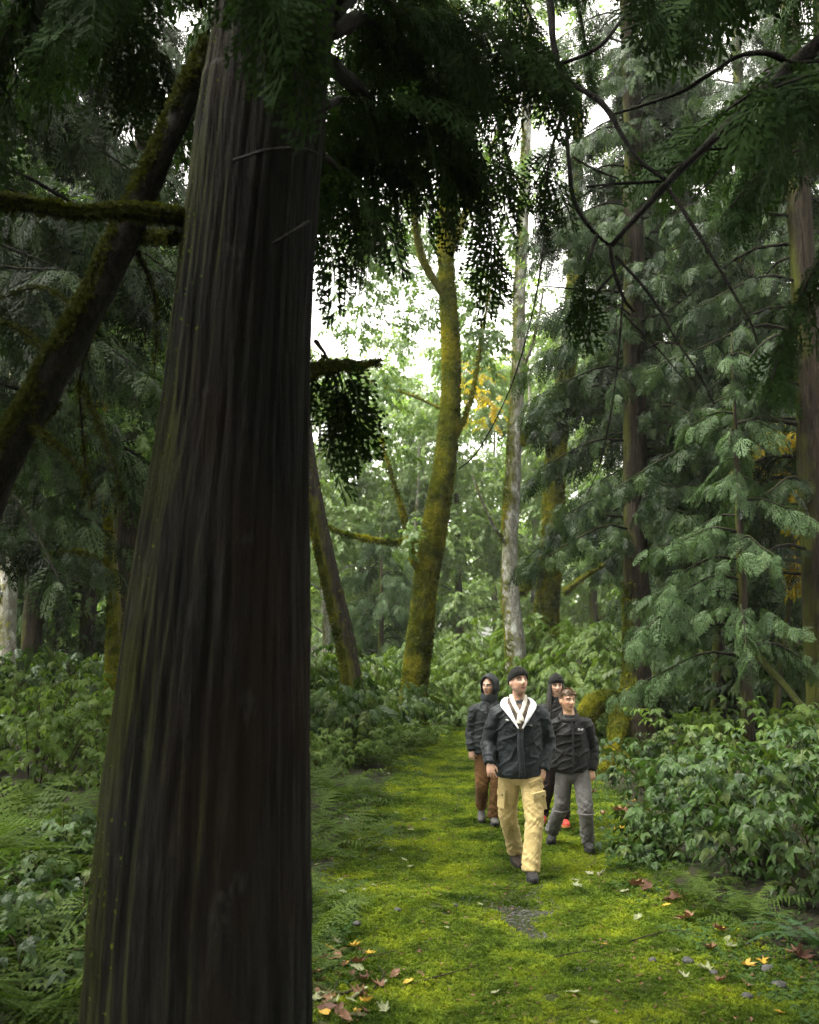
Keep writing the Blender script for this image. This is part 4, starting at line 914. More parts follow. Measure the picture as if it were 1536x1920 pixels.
def fallen(px, py, kind, size, where, tilt=.25, maple=None):
    g = ground(px, py); me = FL[kind][pr.choice((0, 1)) if maple else (pr.choice((2, 3)) if maple is False else pr.randrange(4))]
    o = link('fallen_leaf', me, None, (g.x, g.y, g.z + .018)); o.rotation_euler = (pr.uniform(-tilt, tilt), pr.uniform(-tilt, tilt), pr.uniform(0, 6.28)); o.scale = (size,) * 3
    tag(o, FLAB[kind][0].format(where), 'leaf', FLAB[kind][1].format(where))
RW, LW, MW = 'mossy ground below the right shrubs', 'littered ground by the huge trunk', 'open moss of the path'
for px, py, s in ((1200, 1665, .20), (1213, 1672, .16), (1265, 1690, .18), (1282, 1685, .2), (1255, 1693, .16), (1285, 1728, .18), (1350, 1750, .14), (1335, 1785, .14), (1100, 1488, .22), (1112, 1490, .18), (1165, 1525, .24), (1180, 1530, .2), (1130, 1530, .14), (1490, 1795, .16), (1510, 1800, .16), (1355, 1845, .1), (1400, 1855, .09)): fallen(px, py, 'fall_brown', s, RW, .4, True)
for px, py, s in ((1105, 1642, .11), (1131, 1643, .13), (1083, 1668, .12), (1171, 1677, .10), (1080, 1655, .08), (1195, 1727, .11), (1320, 1822, .12), (1365, 1765, .08), (1280, 1835, .1), (1265, 1790, .09), (1372, 1780, .1)): fallen(px, py, 'fall_pale', s, RW, .3)
for px, py, s in ((1075, 1868, .10), (1115, 1925, .09), (900, 1700, .06), (770, 1560, .08), (930, 1868, .07), (838, 1745, .07), (720, 1850, .07)): fallen(px, py, 'fall_pale', s, MW, .2, False)
for px, py, s in ((1165, 1607, .12), (1165, 1556, .1), (1405, 1818, .13), (1432, 1812, .1), (1250, 1703, .08), (1460, 1905, .09), (1155, 1560, .08), (1350, 1748, .08)): fallen(px, py, 'fall_yellow', s, RW, .3)
for px, py, s in ((765, 1849, .09), (1132, 1776, .07), (1190, 1505, .09), (985, 1560, .05)): fallen(px, py, 'fall_yellow', s, MW, .2)
for k in range(46):
    px, py = pr.gauss(640, 42), pr.uniform(1770, 1915)
    if px < 590: px = 590 + pr.random() * 60
    fallen(px, py, pr.choice(('fall_brown', 'fall_brown', 'fall_brown', 'fall_pale', 'fall_yellow')), pr.uniform(.06, .13), LW, .5)
for k in range(40): fallen(pr.uniform(590, 790), pr.uniform(1430, 1700), pr.choice(('fall_brown', 'fall_pale', 'fall_pale')), pr.uniform(.05, .09), 'verge beside the pale ferns', .3)
for k, (pts, r) in enumerate((([(645, 1920), (625, 1870), (640, 1835)], .006), ([(620, 1820), (690, 1800), (760, 1785)], .006), ([(700, 1860), (720, 1835), (708, 1815)], .006), ([(775, 1850), (840, 1832), (890, 1818)], .005), ([(590, 1850), (640, 1870), (680, 1850)], .014), ([(1180, 1770), (1260, 1750), (1310, 1757)], .005), ([(1040, 1800), (1100, 1790), (1150, 1800)], .004))):
    Q = [tuple(ground(*p) + Vector((0, 0, .02))) for p in pts]; o = limb_obj('twig', Q, np.linspace(r, r * .5, len(Q)), 'stem', None, 14, 6, .15)
    side = [(p[0]) for p in pts][0] < 780
    tag(o, 'dry brown twig lying among dead leaves by the huge trunk' if side else 'thin dry twig lying across the open moss', 'twig', 'twigs by the huge trunk' if side else 'twigs on the open moss')
# ------------------------------------------------------------------ people
def cloth_mat(name, c0, c1, rough=.6, spec=.3, scale=9, bumpd=.004):
    m, nt = newmat(name); v = mapped(nt)
    c = ramp(nt, noise_tex(nt, scale, v, 5, .6), [(.3, c0), (.7, c1)])
    c = mixc(nt, 1.0, c, ramp(nt, noise_tex(nt, 140, v, 2), [(.3, .8), (.7, 1.15)]), 'MULTIPLY')
    p = princ(nt, c, rough, spec, bump(nt, noise_tex(nt, 15, v, 5, .6, 1.2), .6, bumpd * 4)); p.inputs['Sheen Weight'].default_value = .05
    out(nt, p.outputs[0]); return m
M['jacket_navy'] = cloth_mat('navy_black_shell', (.008, .011, .013), (.016, .021, .024), .48, .16)
M['jacket_black'] = cloth_mat('black_shell', (.006, .006, .006), (.012, .012, .012), .55, .16)
M['jacket_hooded'] = cloth_mat('dark_hooded_shell', (.009, .012, .013), (.018, .022, .023), .5, .16)
M['trouser_khaki'] = cloth_mat('khaki_cotton', (.33, .25, .105), (.46, .36, .165), .85, .15, 6)
M['trouser_brown'] = cloth_mat('rust_brown_canvas', (.085, .042, .015), (.135, .068, .024), .85, .15, 6)
M['trouser_grey'] = cloth_mat('grey_hiking_fabric', (.075, .072, .07), (.12, .115, .11), .8, .2, 6)
M['trouser_dark'] = cloth_mat('dark_maroon_fabric', (.012, .008, .008), (.022, .012, .012), .8, .2, 6)
M['boot_black'] = cloth_mat('black_boot_leather', (.010, .010, .010), (.025, .024, .024), .5, .15)
M['boot_brown'] = cloth_mat('dark_brown_boot', (.022, .015, .011), (.045, .032, .024), .6, .15)
M['boot_grey'] = cloth_mat('grey_boot', (.05, .048, .045), (.10, .095, .09), .7, .3)
M['boot_red'] = cloth_mat('red_boot', (.35, .02, .02), (.5, .05, .03), .6, .3)
M['boot_orange'] = cloth_mat('orange_boot_sole', (.45, .16, .05), (.5, .2, .08), .7, .3)
M['sole'] = cloth_mat('rubber_sole', (.008, .008, .008), (.014, .014, .014), .7, .1)
M['wool_black'] = cloth_mat('black_wool', (.006, .006, .006), (.013, .013, .012), .9, .1, 30)
M['white_lining'] = cloth_mat('white_lining', (.72, .72, .74), (.82, .82, .84), .7, .2)
M['scarf'] = cloth_mat('cream_scarf', (.55, .50, .42), (.70, .65, .56), .9, .1, 14)
M['shirt'] = cloth_mat('dark_plaid_shirt', (.02, .02, .024), (.16, .12, .09), .85, .1, 26)
M['hair_brown'] = cloth_mat('brown_hair', (.055, .032, .016), (.15, .09, .045), .5, .4, 60)
M['hair_black'] = cloth_mat('dark_hair', (.006, .005, .004), (.014, .011, .009), .45, .4, 60)
M['logo'] = cloth_mat('white_print', (.75, .75, .75), (.8, .8, .8), .6, .2)
M['snap'] = cloth_mat('dark_snap', (.01, .01, .01), (.02, .02, .02), .4, .5)
M['eyeball'] = None
m, nt = newmat('eye'); tc = N(nt, 'ShaderNodeTexCoord'); sx = N(nt, 'ShaderNodeSeparateXYZ'); nt.links.new(tc.outputs['Object'], sx.inputs[0])
c = ramp(nt, sx.outputs[1], [(0.0, (.02, .015, .012)), (.001, (.7, .68, .65))]);
mm_ = N(nt, 'ShaderNodeMapRange'); mm_.inputs[1].default_value = -.0115; mm_.inputs[2].default_value = -.0085; nt.links.new(sx.outputs[1], mm_.inputs[0])
c = ramp(nt, mm_.outputs[0], [(.3, (.02, .016, .014)), (.45, (.34, .32, .30))]); out(nt, princ(nt, c, .25, .5).outputs[0]); M['eyeball'] = m
m, nt = newmat('skin'); a_ = N(nt, 'ShaderNodeAttribute', attribute_name='tone')
c = mixc(nt, 1.0, a_.outputs['Color'], ramp(nt, noise_tex(nt, 30, mapped(nt), 3), [(.3, .9), (.7, 1.08)]), 'MULTIPLY')
p = princ(nt, c, .5, .35); p.inputs['Subsurface Weight'].default_value = .12; p.inputs['Subsurface Radius'].default_value = (.01, .004, .002); p.inputs['Subsurface Scale'].default_value = .5
out(nt, p.outputs[0]); M['skin'] = m

def fuse(parts, voxel, smooth=4):
    """one continuous surface out of overlapping lofts"""
    v, f = join(parts); me = bpy.data.meshes.new('tmp'); me.from_pydata(v.tolist(), [], f); me.update()
    o = bpy.data.objects.new('tmp', me); col.objects.link(o)
    md = o.modifiers.new('r', 'REMESH'); md.mode = 'VOXEL'; md.voxel_size = voxel
    if smooth: s_ = o.modifiers.new('s', 'SMOOTH'); s_.factor = .5; s_.iterations = smooth
    dg = bpy.context.evaluated_depsgraph_get(); me2 = bpy.data.meshes.new_from_object(o.evaluated_get(dg))
    bpy.data.objects.remove(o); bpy.data.meshes.remove(me); return me2
def co_no(me):
    n = len(me.vertices); c = np.empty(n * 3); me.vertices.foreach_get('co', c); q = np.empty(n * 3); me.vertices.foreach_get('normal', q); return c.reshape(-1, 3), q.reshape(-1, 3)
def wrinkle(me, fn):
    c, nn = co_no(me); d = np.array([fn(*p) for p in c.tolist()]); me.vertices.foreach_set('co', (c + nn * d[:, None]).astype(np.float32).ravel()); me.update()
def ridged(x, y, z): return (1 - abs(mnoise.noise(Vector((x, y, z)))) * 2.2)
def jacket_wr(seed, amp=.0075):
    s = seed * 7.3
    def fn(x, y, z):
        u = x * .8 + z * .5; a = ridged(u * 7 + s, y * 7, (z - x * .6) * 12 + s); b = ridged(x * 16 + s, y * 14, z * 22 - s); c = mnoise.noise(Vector((x * 5 + s, y * 5, z * 6)))
        return amp * (1.5 * max(0, a) ** 3 + .25 * b + .6 * c - .3)
    return fn
def trouser_wr(seed, knees, hem, amp=.008):
    s = seed * 3.1
    def fn(x, y, z):
        w = .35 + .9 * math.exp(-((z - knees) / .12) ** 2) + 1.3 * math.exp(-((z - hem) / .12) ** 2)
        a = ridged(x * 9 + s, y * 9, (z + x * .7) * 17 + s); b = ridged(x * 14 - s, y * 14, (z - x * .9) * 26)
        return amp * w * (.8 * a + .5 * b - .3)
    return fn
def loft(rows, n, nseg=20, hint=(0, -1, 0)):
    D = resample(rows, n); return tube(D[:, :3], D[:, 3:5] if D.shape[1] > 4 else D[:, 3], nseg, hint)
def ball(c, r, n=12):
    v, f = [], []
    for i in range(n + 1):
        ph = -math.pi / 2 + math.pi * (i + .02) / (n + .04)
        for j in range(2 * n): a = math.pi * j / n; v.append((c[0] + r[0] * math.cos(ph) * math.cos(a), c[1] + r[1] * math.cos(ph) * math.sin(a), c[2] + r[2] * math.sin(ph)))
    w = 2 * n; f = [(i * w + j, i * w + (j + 1) % w, (i + 1) * w + (j + 1) % w, (i + 1) * w + j) for i in range(n) for j in range(w)] + [tuple(range(w))[::-1], tuple(range(n * w, n * w + w))]
    return np.array(v), f
def head_surf():
    """head in its own frame: face towards -Y, origin mid-head"""
    n, w = 36, 44; v = []
    for i in range(n + 1):
        ph = -math.pi / 2 + math.pi * (i + .03) / (n + .06); z = math.sin(ph)
        for j in range(w):
            a = 2 * math.pi * j / w; c = math.cos(ph) ** .85; x = c * math.cos(a); y = c * math.sin(a)
            X = .074 * x * (1 - .22 * max(0, -z - .1)); Y = .095 * y + .006; Z = .118 * z
            if z < -.2 and y > 0: Y *= 1 - .45 * min(1, (-z - .2) / .6)     # nape
            if z < -.35: Y -= .012 * (-z - .35) * (1 if y < 0 else 0)        # chin
            if y < 0: Y = max(Y, -.092 - .01 * z * (z < 0))                   # flatter face
            g = lambda cx, cz, sx, sz: math.exp(-((abs(X) - cx) / sx) ** 2 - ((Z - cz) / sz) ** 2) if y < 0 else 0
            Y += -.034 * g(0, -.024, .012, .016) - .020 * g(0, -.002, .009, .02)       # nose
            Y += .017 * g(.031, .005, .017, .012) - .012 * g(.028, .028, .028, .009)  # sockets, brow
            Y += -.006 * g(0, -.058, .022, .006) - .007 * g(0, -.070, .020, .005) + .004 * g(0, -.064, .02, .003) - .016 * g(0, -.098, .024, .015)
            Y += -.005 * g(.045, -.02, .018, .02)
            v.append((X, Y, Z))
    f = [(i * w + j, i * w + (j + 1) % w, (i + 1) * w + (j + 1) % w, (i + 1) * w + j) for i in range(n) for j in range(w)] + [tuple(range(w))[::-1], tuple(range(n * w, n * w + w))]
    ears = [ball((s * .077, .012, -.008), (.010, .02, .03), 8) for s in (-1, 1)]
    return join([(np.array(v), f)] + ears)
HEAD = head_surf()
def xf(part, m):
    v = np.asarray(part[0]); R_ = np.array(m.to_3x3()); return v @ R_.T + np.array(m.translation), part[1]
def hand(wr, direc, back, thumb, curl=.5, s=1.0):
    """palm and five fingers; direc: towards the fingertips, back: normal of the back of the hand, thumb: side of the thumb"""
    d = Vector(direc).normalized(); b = Vector(back); b = (b - d * b.dot(d)).normalized(); t = d.cross(b)
    if t.dot(Vector(thumb)) < 0: t = -t
    P_ = lambda a, k, h: np.array(Vector(wr) + (d * a + t * k + b * h) * s)
    parts = [loft([(*P_(-.03, 0, 0), .027 * s, .021 * s), (*P_(.02, 0, 0), .036 * s, .019 * s), (*P_(.06, 0, .002), .043 * s, .017 * s), (*P_(.092, 0, 0), .040 * s, .012 * s)], 10, 14, tuple(b))]
    for k, (off, L, sp) in enumerate(((.033, .070, .10), (.0115, .080, .03), (-.0115, .074, -.05), (-.033, .058, -.14))):
        c1, c2 = curl * (1 + .15 * k), curl * (1.5 + .2 * k); p = P_(.086, off, 0); a1 = c1 * .6; rows = [(*p, .0095 * s)]; ang = a1; cur = [.086, off, 0.]
        for q, l in enumerate((.45, .32, .25)):
            cur[0] += L * l * math.cos(ang); cur[2] -= L * l * math.sin(ang); cur[1] += L * l * sp * 1.6; rows.append((*P_(*cur), (.0088 - .0009 * q) * s)); ang += c2 * .5
        parts.append(loft(rows, 10, 8, None))
    parts.append(loft([(*P_(.012, .026, -.004), .013 * s), (*P_(.045, .052, -.012), .0115 * s), (*P_(.072, .058, -.020), .0095 * s), (*P_(.092, .055, -.026), .0075 * s)], 10, 8, None))
    return parts
def boot(parent, ankle, yaw, pitch, mat, solem='sole', s=1.0, trim=None):
    """boot whose ankle joint is at ankle; toe towards -Y turned by yaw, pitch > 0 lifts the heel"""
    Mx = Matrix.Translation(ankle) @ Matrix.Rotation(yaw, 4, 'Z') @ Matrix.Rotation(pitch, 4, 'X') @ Matrix.Scale(s, 4) @ Matrix.Translation((0, 0, -.105))
    up = [loft([(0, .075, .05, .03, .035), (0, .05, .055, .040, .045), (0, 0, .06, .043, .048), (0, -.07, .052, .049, .040), (0, -.13, .042, .047, .030), (0, -.178, .036, .026, .020)], 22, 20, (0, 0, 1)), loft([(0, .028, .05, .046, .05), (0, .022, .10, .044, .05), (0, .03, .19, .052, .058)], 10, 18)]
    # swap radii: tube uses (U, V) with V along the hint
    me = fuse([xf(q, Mx) for q in up], .0075, 2); me.materials.append(M[mat]); me.polygons.foreach_set('use_smooth', [True] * len(me.polygons))
    o = link('boot', me, parent)
    L = [(.048 * math.sin(a) * (1.08 if math.cos(a) < 0 else .86), -.045 - .145 * -math.cos(a) * 1.0) for a in np.linspace(0, 2 * math.pi, 28, endpoint=False)]
    L = [(x, -.05 + .142 * math.cos(a)) for (x, _), a in zip(L, np.linspace(0, 2 * math.pi, 28, endpoint=False))]
    v = [(x, y, 0.0 + .012 * max(0, (-y - .12) / .07)) for x, y in L] + [(x * 1.04, y * 1.02, .028 + .010 * max(0, (-y - .12) / .07)) for x, y in L]; n = 28
    f = [tuple(range(n)), tuple(range(n, 2 * n))[::-1]] + [(i, n + i, n + (i + 1) % n, (i + 1) % n) for i in range(n)]
    v, f = xf((np.array(v), f), Mx); so = link('sole', mesh('sole', v, f, M[solem], smooth=False), None); so.parent = o; so.matrix_parent_inverse = ORIG[parent.name] ; o.matrix_parent_inverse = ORIG[parent.name]
    so.matrix_parent_inverse = Matrix.Identity(4)
    lace = []
    for k in range(5):
        yy = -.035 - .018 * k; zz = .112 - .011 * k; lace.append(tube(np.array([(-.026, yy, zz - .012), (0, yy - .006, zz + .002), (.026, yy, zz - .012)]), [.003] * 3, 5))
    v, f = xf(join(lace), Mx); la = link('laces', mesh('laces', v, f, M[trim or 'snap']), None); la.parent = o
    return o
def person(label, X0, Y0, J, group=None, jwr=1, look=(0, 0), tone=(.42, .23, .15), jm='jacket_navy', tm='trouser_khaki', jr=1.0, tr=1.0, hands=(), hem=None, build=1.0, hemz=.0, collar=0.0, beard=None, brow=(.05, .03, .02), lip=(.36, .14, .11), hs=1.0):
    """J: joints in metres relative to the person's spot, facing -Y"""
    z0 = gz(X0, Y0); rt = root('person', (X0, Y0, z0), label, 'person', group); W = lambda p: np.array((X0 + p[0], Y0 + p[1], z0 + p[2]))
    hd = W(J['head']); HM = Matrix.Translation(hd) @ Matrix.Rotation(look[0], 4, 'Z') @ Matrix.Rotation(look[1], 4, 'X') @ Matrix.Scale(hs, 4)
    nk = W(J['neck']); pel = W(J['pelvis']); ch = nk * .55 + pel * .45; w = build
    # --- body: one continuous surface
    parts = [xf(HEAD, HM), loft([(*(nk - (0, -.01, .10)), .07 * w, .06 * w), (*nk, .058, .058), (*(hd + (0, .02, -.06 * hs)), .052, .055)], 10, 16)]
    parts.append(loft([(*(pel + (0, 0, -.08)), .13 * w, .09 * w), (*pel, .14 * w, .095 * w), (*(pel * .5 + ch * .5), .12 * w, .085 * w), (*ch, .14 * w, .10 * w), (*(nk + (0, 0, -.10)), .14 * w, .08 * w), (*(nk + (0, 0, -.03)), .07 * w, .06 * w)], 20, 20))
    for s_ in 'RL':
        sh, el, wr = W(J['sh' + s_]), W(J['el' + s_]), W(J['wr' + s_]); parts.append(loft([(*sh, .05 * w), (*(sh * .5 + el * .5), .045 * w), (*el, .038 * w), (*(el * .4 + wr * .6), .036 * w), (*wr, .027)], 16, 12, None))
        hp, kn, an = W(J['hip' + s_]), W(J['kn' + s_]), W(J['an' + s_]); parts.append(loft([(*hp, .075 * w), (*(hp * .5 + kn * .5), .066 * w), (*kn, .05 * w), (*(kn * .6 + an * .4), .048 * w), (*an, .034)], 16, 12, None))
    for (s_, direc, back, thumb, curl, hsz) in hands: parts += hand(W(J['wr' + s_]), direc, back, thumb, curl, hsz)
    me = fuse(parts, .0052, 1); me.polygons.foreach_set('use_smooth', [True] * len(me.polygons)); me.materials.append(M['skin'])
    c, _ = co_no(me); hl = (c - hd) @ np.array(HM.to_3x3()) / hs / hs; x, y, z = hl.T; ax = abs(x); front = (y < -.03) & (abs(z) < .14) & (ax < .09)
    T_ = np.tile(np.array(tone), (len(c), 1))
    def paint(mask, colr, k=1.0): T_[mask] = T_[mask] * (1 - k) + np.array(colr) * k
    paint(front & (np.hypot((ax - .03) / .022, (z - .004) / .013) < 1), np.array(tone) * .5, .7)  # eye-socket shadow painted into the skin tone
    paint(front & (abs(z + .02) < .02) & (ax > .025), np.array(tone) * (1.1, .85, .8), .5)
    if beard is not None: paint((y < .03) & (z + .012 * np.sin(x * 90) < -.046) & (z > -.14) & ~((ax < .02) & (abs(z + .064) < .007)) & (ax + np.maximum(0, z + .07) * 1.2 < .09), beard, .55 + .2 * np.sin(x * 400 + z * 300)[(y < .03) & (z + .012 * np.sin(x * 90) < -.046) & (z > -.14) & ~((ax < .02) & (abs(z + .064) < .007)) & (ax + np.maximum(0, z + .07) * 1.2 < .09)][:, None])
    paint(front & (np.hypot((ax - .030) / .017, (z - .005) / .0075) < 1), (.05, .03, .022), .75)
    paint(front & (ax < .012) & (abs(z + .043) < .005), np.array(tone) * .4, .6)
    paint(front & (ax < .024) & (abs(z + .064) < .010), lip, .85)
    paint(front & (ax < .026) & (abs(z + .064) < .0032), np.array(lip) * .25, .9)
    paint(front & (abs(z - .026 + .12 * (ax - .03) ** 2 * 40) < .0062) & (ax > .011) & (ax < .05), brow, .95)
    at2 = me.attributes.new('tone', 'FLOAT_COLOR', 'POINT'); at2.data.foreach_set('color', np.column_stack([T_, np.ones(len(T_))]).astype(np.float32).ravel())
    link('body', me, rt)
    for sx_ in (-1, 1):
        v, f = ball((0, 0, 0), (.010, .010, .0065), 8); e = bpy.data.objects.new('eye', mesh('eye', v, f, M['eyeball'])); col.objects.link(e); e.parent = rt
        e.matrix_basis = Matrix.Translation((-X0, -Y0, -z0)) @ HM @ Matrix.Translation((sx_ * .030, -.0700, .005)) @ Matrix.Rotation(J.get('gaze', 0), 4, 'Z')
    # --- jacket
    shw = abs(J['shR'][0] - J['shL'][0]) * .5; hz = W((0, 0, hemz))[2]
    cen = lambda t: nk * t + pel * (1 - t)
    def row(z, rx, ry, dy=0.0):
        t = (z0 + z - pel[2]) / (nk[2] - pel[2]); p = cen(t); return (p[0], p[1] + dy, z0 + z, rx, ry)
    nz = J['neck'][2]
    parts = [loft([row(hemz, .205 * w * jr, .155 * w * jr), row(hemz + .06, .212 * w * jr, .16 * w * jr), row((hemz * .6 + nz * .4), .20 * w * jr, .15 * w * jr), row(hemz * .3 + nz * .7, .205 * w * jr, .15 * w * jr), row(nz - .11, .195 * w * jr, .125 * w * jr), row(nz - .05, .14 * w * jr, .10 * w * jr), row(nz - .005 + collar * .3, .085 * w, .085 * w), row(nz + .02 + collar, .075 * w, .08 * w)], 36, 32)]
    for s_ in 'RL':
        sh, el, wr = W(J['sh' + s_]), W(J['el' + s_]), W(J['wr' + s_]); inn = sh * .8 + nk * .2 + (0, 0, -.03)
        parts.append(loft([(*inn, .085 * w), (*sh, .084 * w), (*(sh * .6 + el * .4), .082 * w), (*el, .073 * w), (*(el * .5 + wr * .5), .066 * w), (*(el * .12 + wr * .88), .056 * w), (*(wr - (wr - el) * -.02), .050 * w)], 24, 20, None))
    me = fuse(parts, .0085, 5); wrinkle(me, jacket_wr(jwr)); me.materials.append(M[jm]); me.polygons.foreach_set('use_smooth', [True] * len(me.polygons)); jk = link('jacket', me, rt)
    # --- trousers
    hemzz = hem or .12; parts = [loft([(*(pel + (0, 0, .16)), .16 * w * tr, .125 * w * tr), (*(pel + (0, 0, .02)), .172 * w * tr, .135 * w * tr), (*(pel + (0, 0, -.08)), .165 * w * tr, .125 * w * tr), (*(pel + (0, .01, -.13)), .08 * w * tr, .08 * w * tr)], 14, 24)]
    for s_ in 'RL':
        hp, kn, an = W(J['hip' + s_]), W(J['kn' + s_]), W(J['an' + s_])
        parts.append(loft([(*(hp + (0, 0, .04)), .095 * w * tr), (*(hp * .6 + kn * .4), .098 * w * tr), (*kn, .082 * w * tr), (*(kn * .5 + an * .5), .078 * w * tr), (*(kn * .1 + an * .9), .075 * w * tr), (*(an + (an - kn) * .08), .076 * w * tr)], 30, 22, (0, -1, 0)))
    me = fuse(parts, .0085, 3); wrinkle(me, trouser_wr(jwr, z0 + J['knL'][2], z0 + .14)); me.materials.append(M[tm]); me.polygons.foreach_set('use_smooth', [True] * len(me.polygons)); trs = link('trousers', me, rt)
    return rt, HM, W, jk, trs
def child(name, part, mat, rt, smooth=True, parent=None):
    o = link(name, mesh(name, part[0], part[1], M[mat], smooth=smooth), rt)
    if parent is not None: o.parent = parent; o.matrix_parent_inverse = Matrix.Identity(4)
    return o
def beanie(rt, HM, tall=1.0, low=0.0, mat='wool_black'):
    n, w = 14, 30; v = []
    for i in range(n + 1):
        t = i / n
        for j in range(w):
            a = 2 * math.pi * j / w; x, y = math.cos(a), math.sin(a)
            z0_ = .020 - .30 * (.1 * y) - low + .004 * math.sin(a * 9); z1_ = .146 * tall
            rr_ = math.cos(t ** 1.5 * math.pi / 2) ** .62; zz = z0_ + (z1_ - z0_) * t ** .9
            v.append((.086 * x * rr_ * (1 + .01 * math.sin(j * 3 + i)), (.108 * y) * rr_ + .010 + .02 * t * (tall - 1) * 4, zz + .006 * math.sin(a * 2 + t * 6) * t))
    f = [(i * w + j, i * w + (j + 1) % w, (i + 1) * w + (j + 1) % w, (i + 1) * w + j) for i in range(n) for j in range(w)]
    o = child('beanie', xf((np.array(v), f), HM), mat, rt)
    r = []
    for j in range(w + 1):
        a = 2 * math.pi * j / w; y = math.sin(a); r.append((.087 * math.cos(a), .110 * y + .010, .040 - .30 * (.1 * y) - low, .006, .024))
    r = np.array(r); v, f = tube(r[:, :3], r[:, 3:5], 10, (0, 0, 1), False); child('folded_brim', xf((v, f), HM), mat, rt, True, o); return o
def strip(rt, name, pts, wid, mat, normal=(0, -1, 0), thick=.006, parent=None):
    D = resample(pts, 24); v, f = tube(D, np.column_stack([np.full(24, wid), np.full(24, thick)]), 8, normal); return child(name, (v, f), mat, rt, True, parent)

# the man in front
J = dict(head=(.025, -.03, 1.705), neck=(.02, .0, 1.525), pelvis=(.03, .02, .93), shR=(-.165, .0, 1.42), elR=(-.245, .05, 1.165), wrR=(-.255, -.10, .985), shL=(.215, .0, 1.42), elL=(.30, .07, 1.15), wrL=(.235, -.06, .93),
         hipR=(-.065, .03, .90), knR=(-.075, .12, .50), anR=(.015, .36, .16), hipL=(.125, .0, .90), knL=(.135, -.14, .50), anL=(.085, -.25, .115), gaze=.3)
man, HM, W, jk, trs = person('man in black beanie and open dark jacket with khaki cargo trousers, striding first', .975, 9.27, J, None, 1, (.38, -.24), (.52, .31, .22), 'jacket_navy', 'trouser_khaki', 1.04, 1.0,
    [('R', (.15, -.15, -1), (-.35, -1, -.1), (1, 0, 0), .55, .92), ('L', (-.3, -.1, -1), (.4, -1, 0), (-1, 0, 0), .7, .9)], hemz=.865, beard=(.12, .065, .04))
beanie(man, HM)
boot(man, tuple(W(J['anL'])), .05, 0.0, 'boot_black'); boot(man, tuple(W((.015, .36, .12))), .25, .12, 'boot_brown')
# open collar: white lining, plaid shirt, cream scarf
def collar_ring(n, r_in, r_out, z_in, z_out, a0, a1):
    v = []
    for i in range(n):
        a = a0 + (a1 - a0) * i / (n - 1); k = abs(math.cos(a / 2)) ; fr = max(0, -math.cos(a))      # a = 0 behind the neck, +-pi in front
        for q, (rr_, z_) in enumerate(((r_in, z_in), ((r_in + r_out) / 2, (z_in + z_out) / 2 + .006), (r_out, z_out))):
            drop = fr ** 1.5 * (.075 + .13 * q / 2); rad = rr_ * (1 - .22 * fr * q / 2)
            v.append((rad * 1.15 * math.sin(a), rad * .95 * math.cos(a) - .012 * fr * (1 + q), z_ - drop))
    f = [(i * 3 + q, i * 3 + q + 1, i * 3 + q + 4, i * 3 + q + 3) for i in range(n - 1) for q in range(2)]
    v = np.array(v); return v, f
nk = W(J['neck']); P_ = lambda x, y, z: tuple(nk + np.array((x, y, z)))
for s_ in (-1, 1):
    D = resample([(*P_(s_ * .040, .085, .030), .012), (*P_(s_ * .110, .040, .022), .028), (*P_(s_ * .132, -.045, -.012), .038), (*P_(s_ * .104, -.122, -.070), .028), (*P_(s_ * .056, -.162, -.155), .015), (*P_(s_ * .018, -.172, -.225), .006)], 26)
    v, f = tube(D[:, :3], np.column_stack([D[:, 3], np.full(26, .006)]), 10, (s_ * .5, -1, .75)); child('hood_lining', (v, f), 'white_lining', man)
    D = resample([(*P_(s_ * .060, .03, .050), .016), (*P_(s_ * .082, -.045, .022), .022), (*P_(s_ * .078, -.105, -.040), .020), (*P_(s_ * .060, -.135, -.085), .008)], 16)
    v, f = tube(D[:, :3], np.column_stack([D[:, 3], np.full(16, .006)]), 8, (s_ * .4, -1, .6)); child('shirt_collar', (v, f), 'shirt', man)
child('shirt', loft([(*P_(0, -.160, -.245), .006, .012), (*P_(0, -.150, -.18), .036, .020), (*P_(0, -.120, -.09), .066, .030), (*P_(0, -.075, -.03), .060, .040)], 14, 18), 'shirt', man)
for s_ in (-1, 1): strip(man, 'scarf', [P_(s_ * .060, .0, .062), P_(s_ * .056, -.068, .015), P_(s_ * .026, -.128, -.055), P_(-s_ * .004, -.158, -.115), P_(-s_ * .016, -.172, -.170 - .01 * s_)], .021, 'scarf', (0, -1, .5), .010)
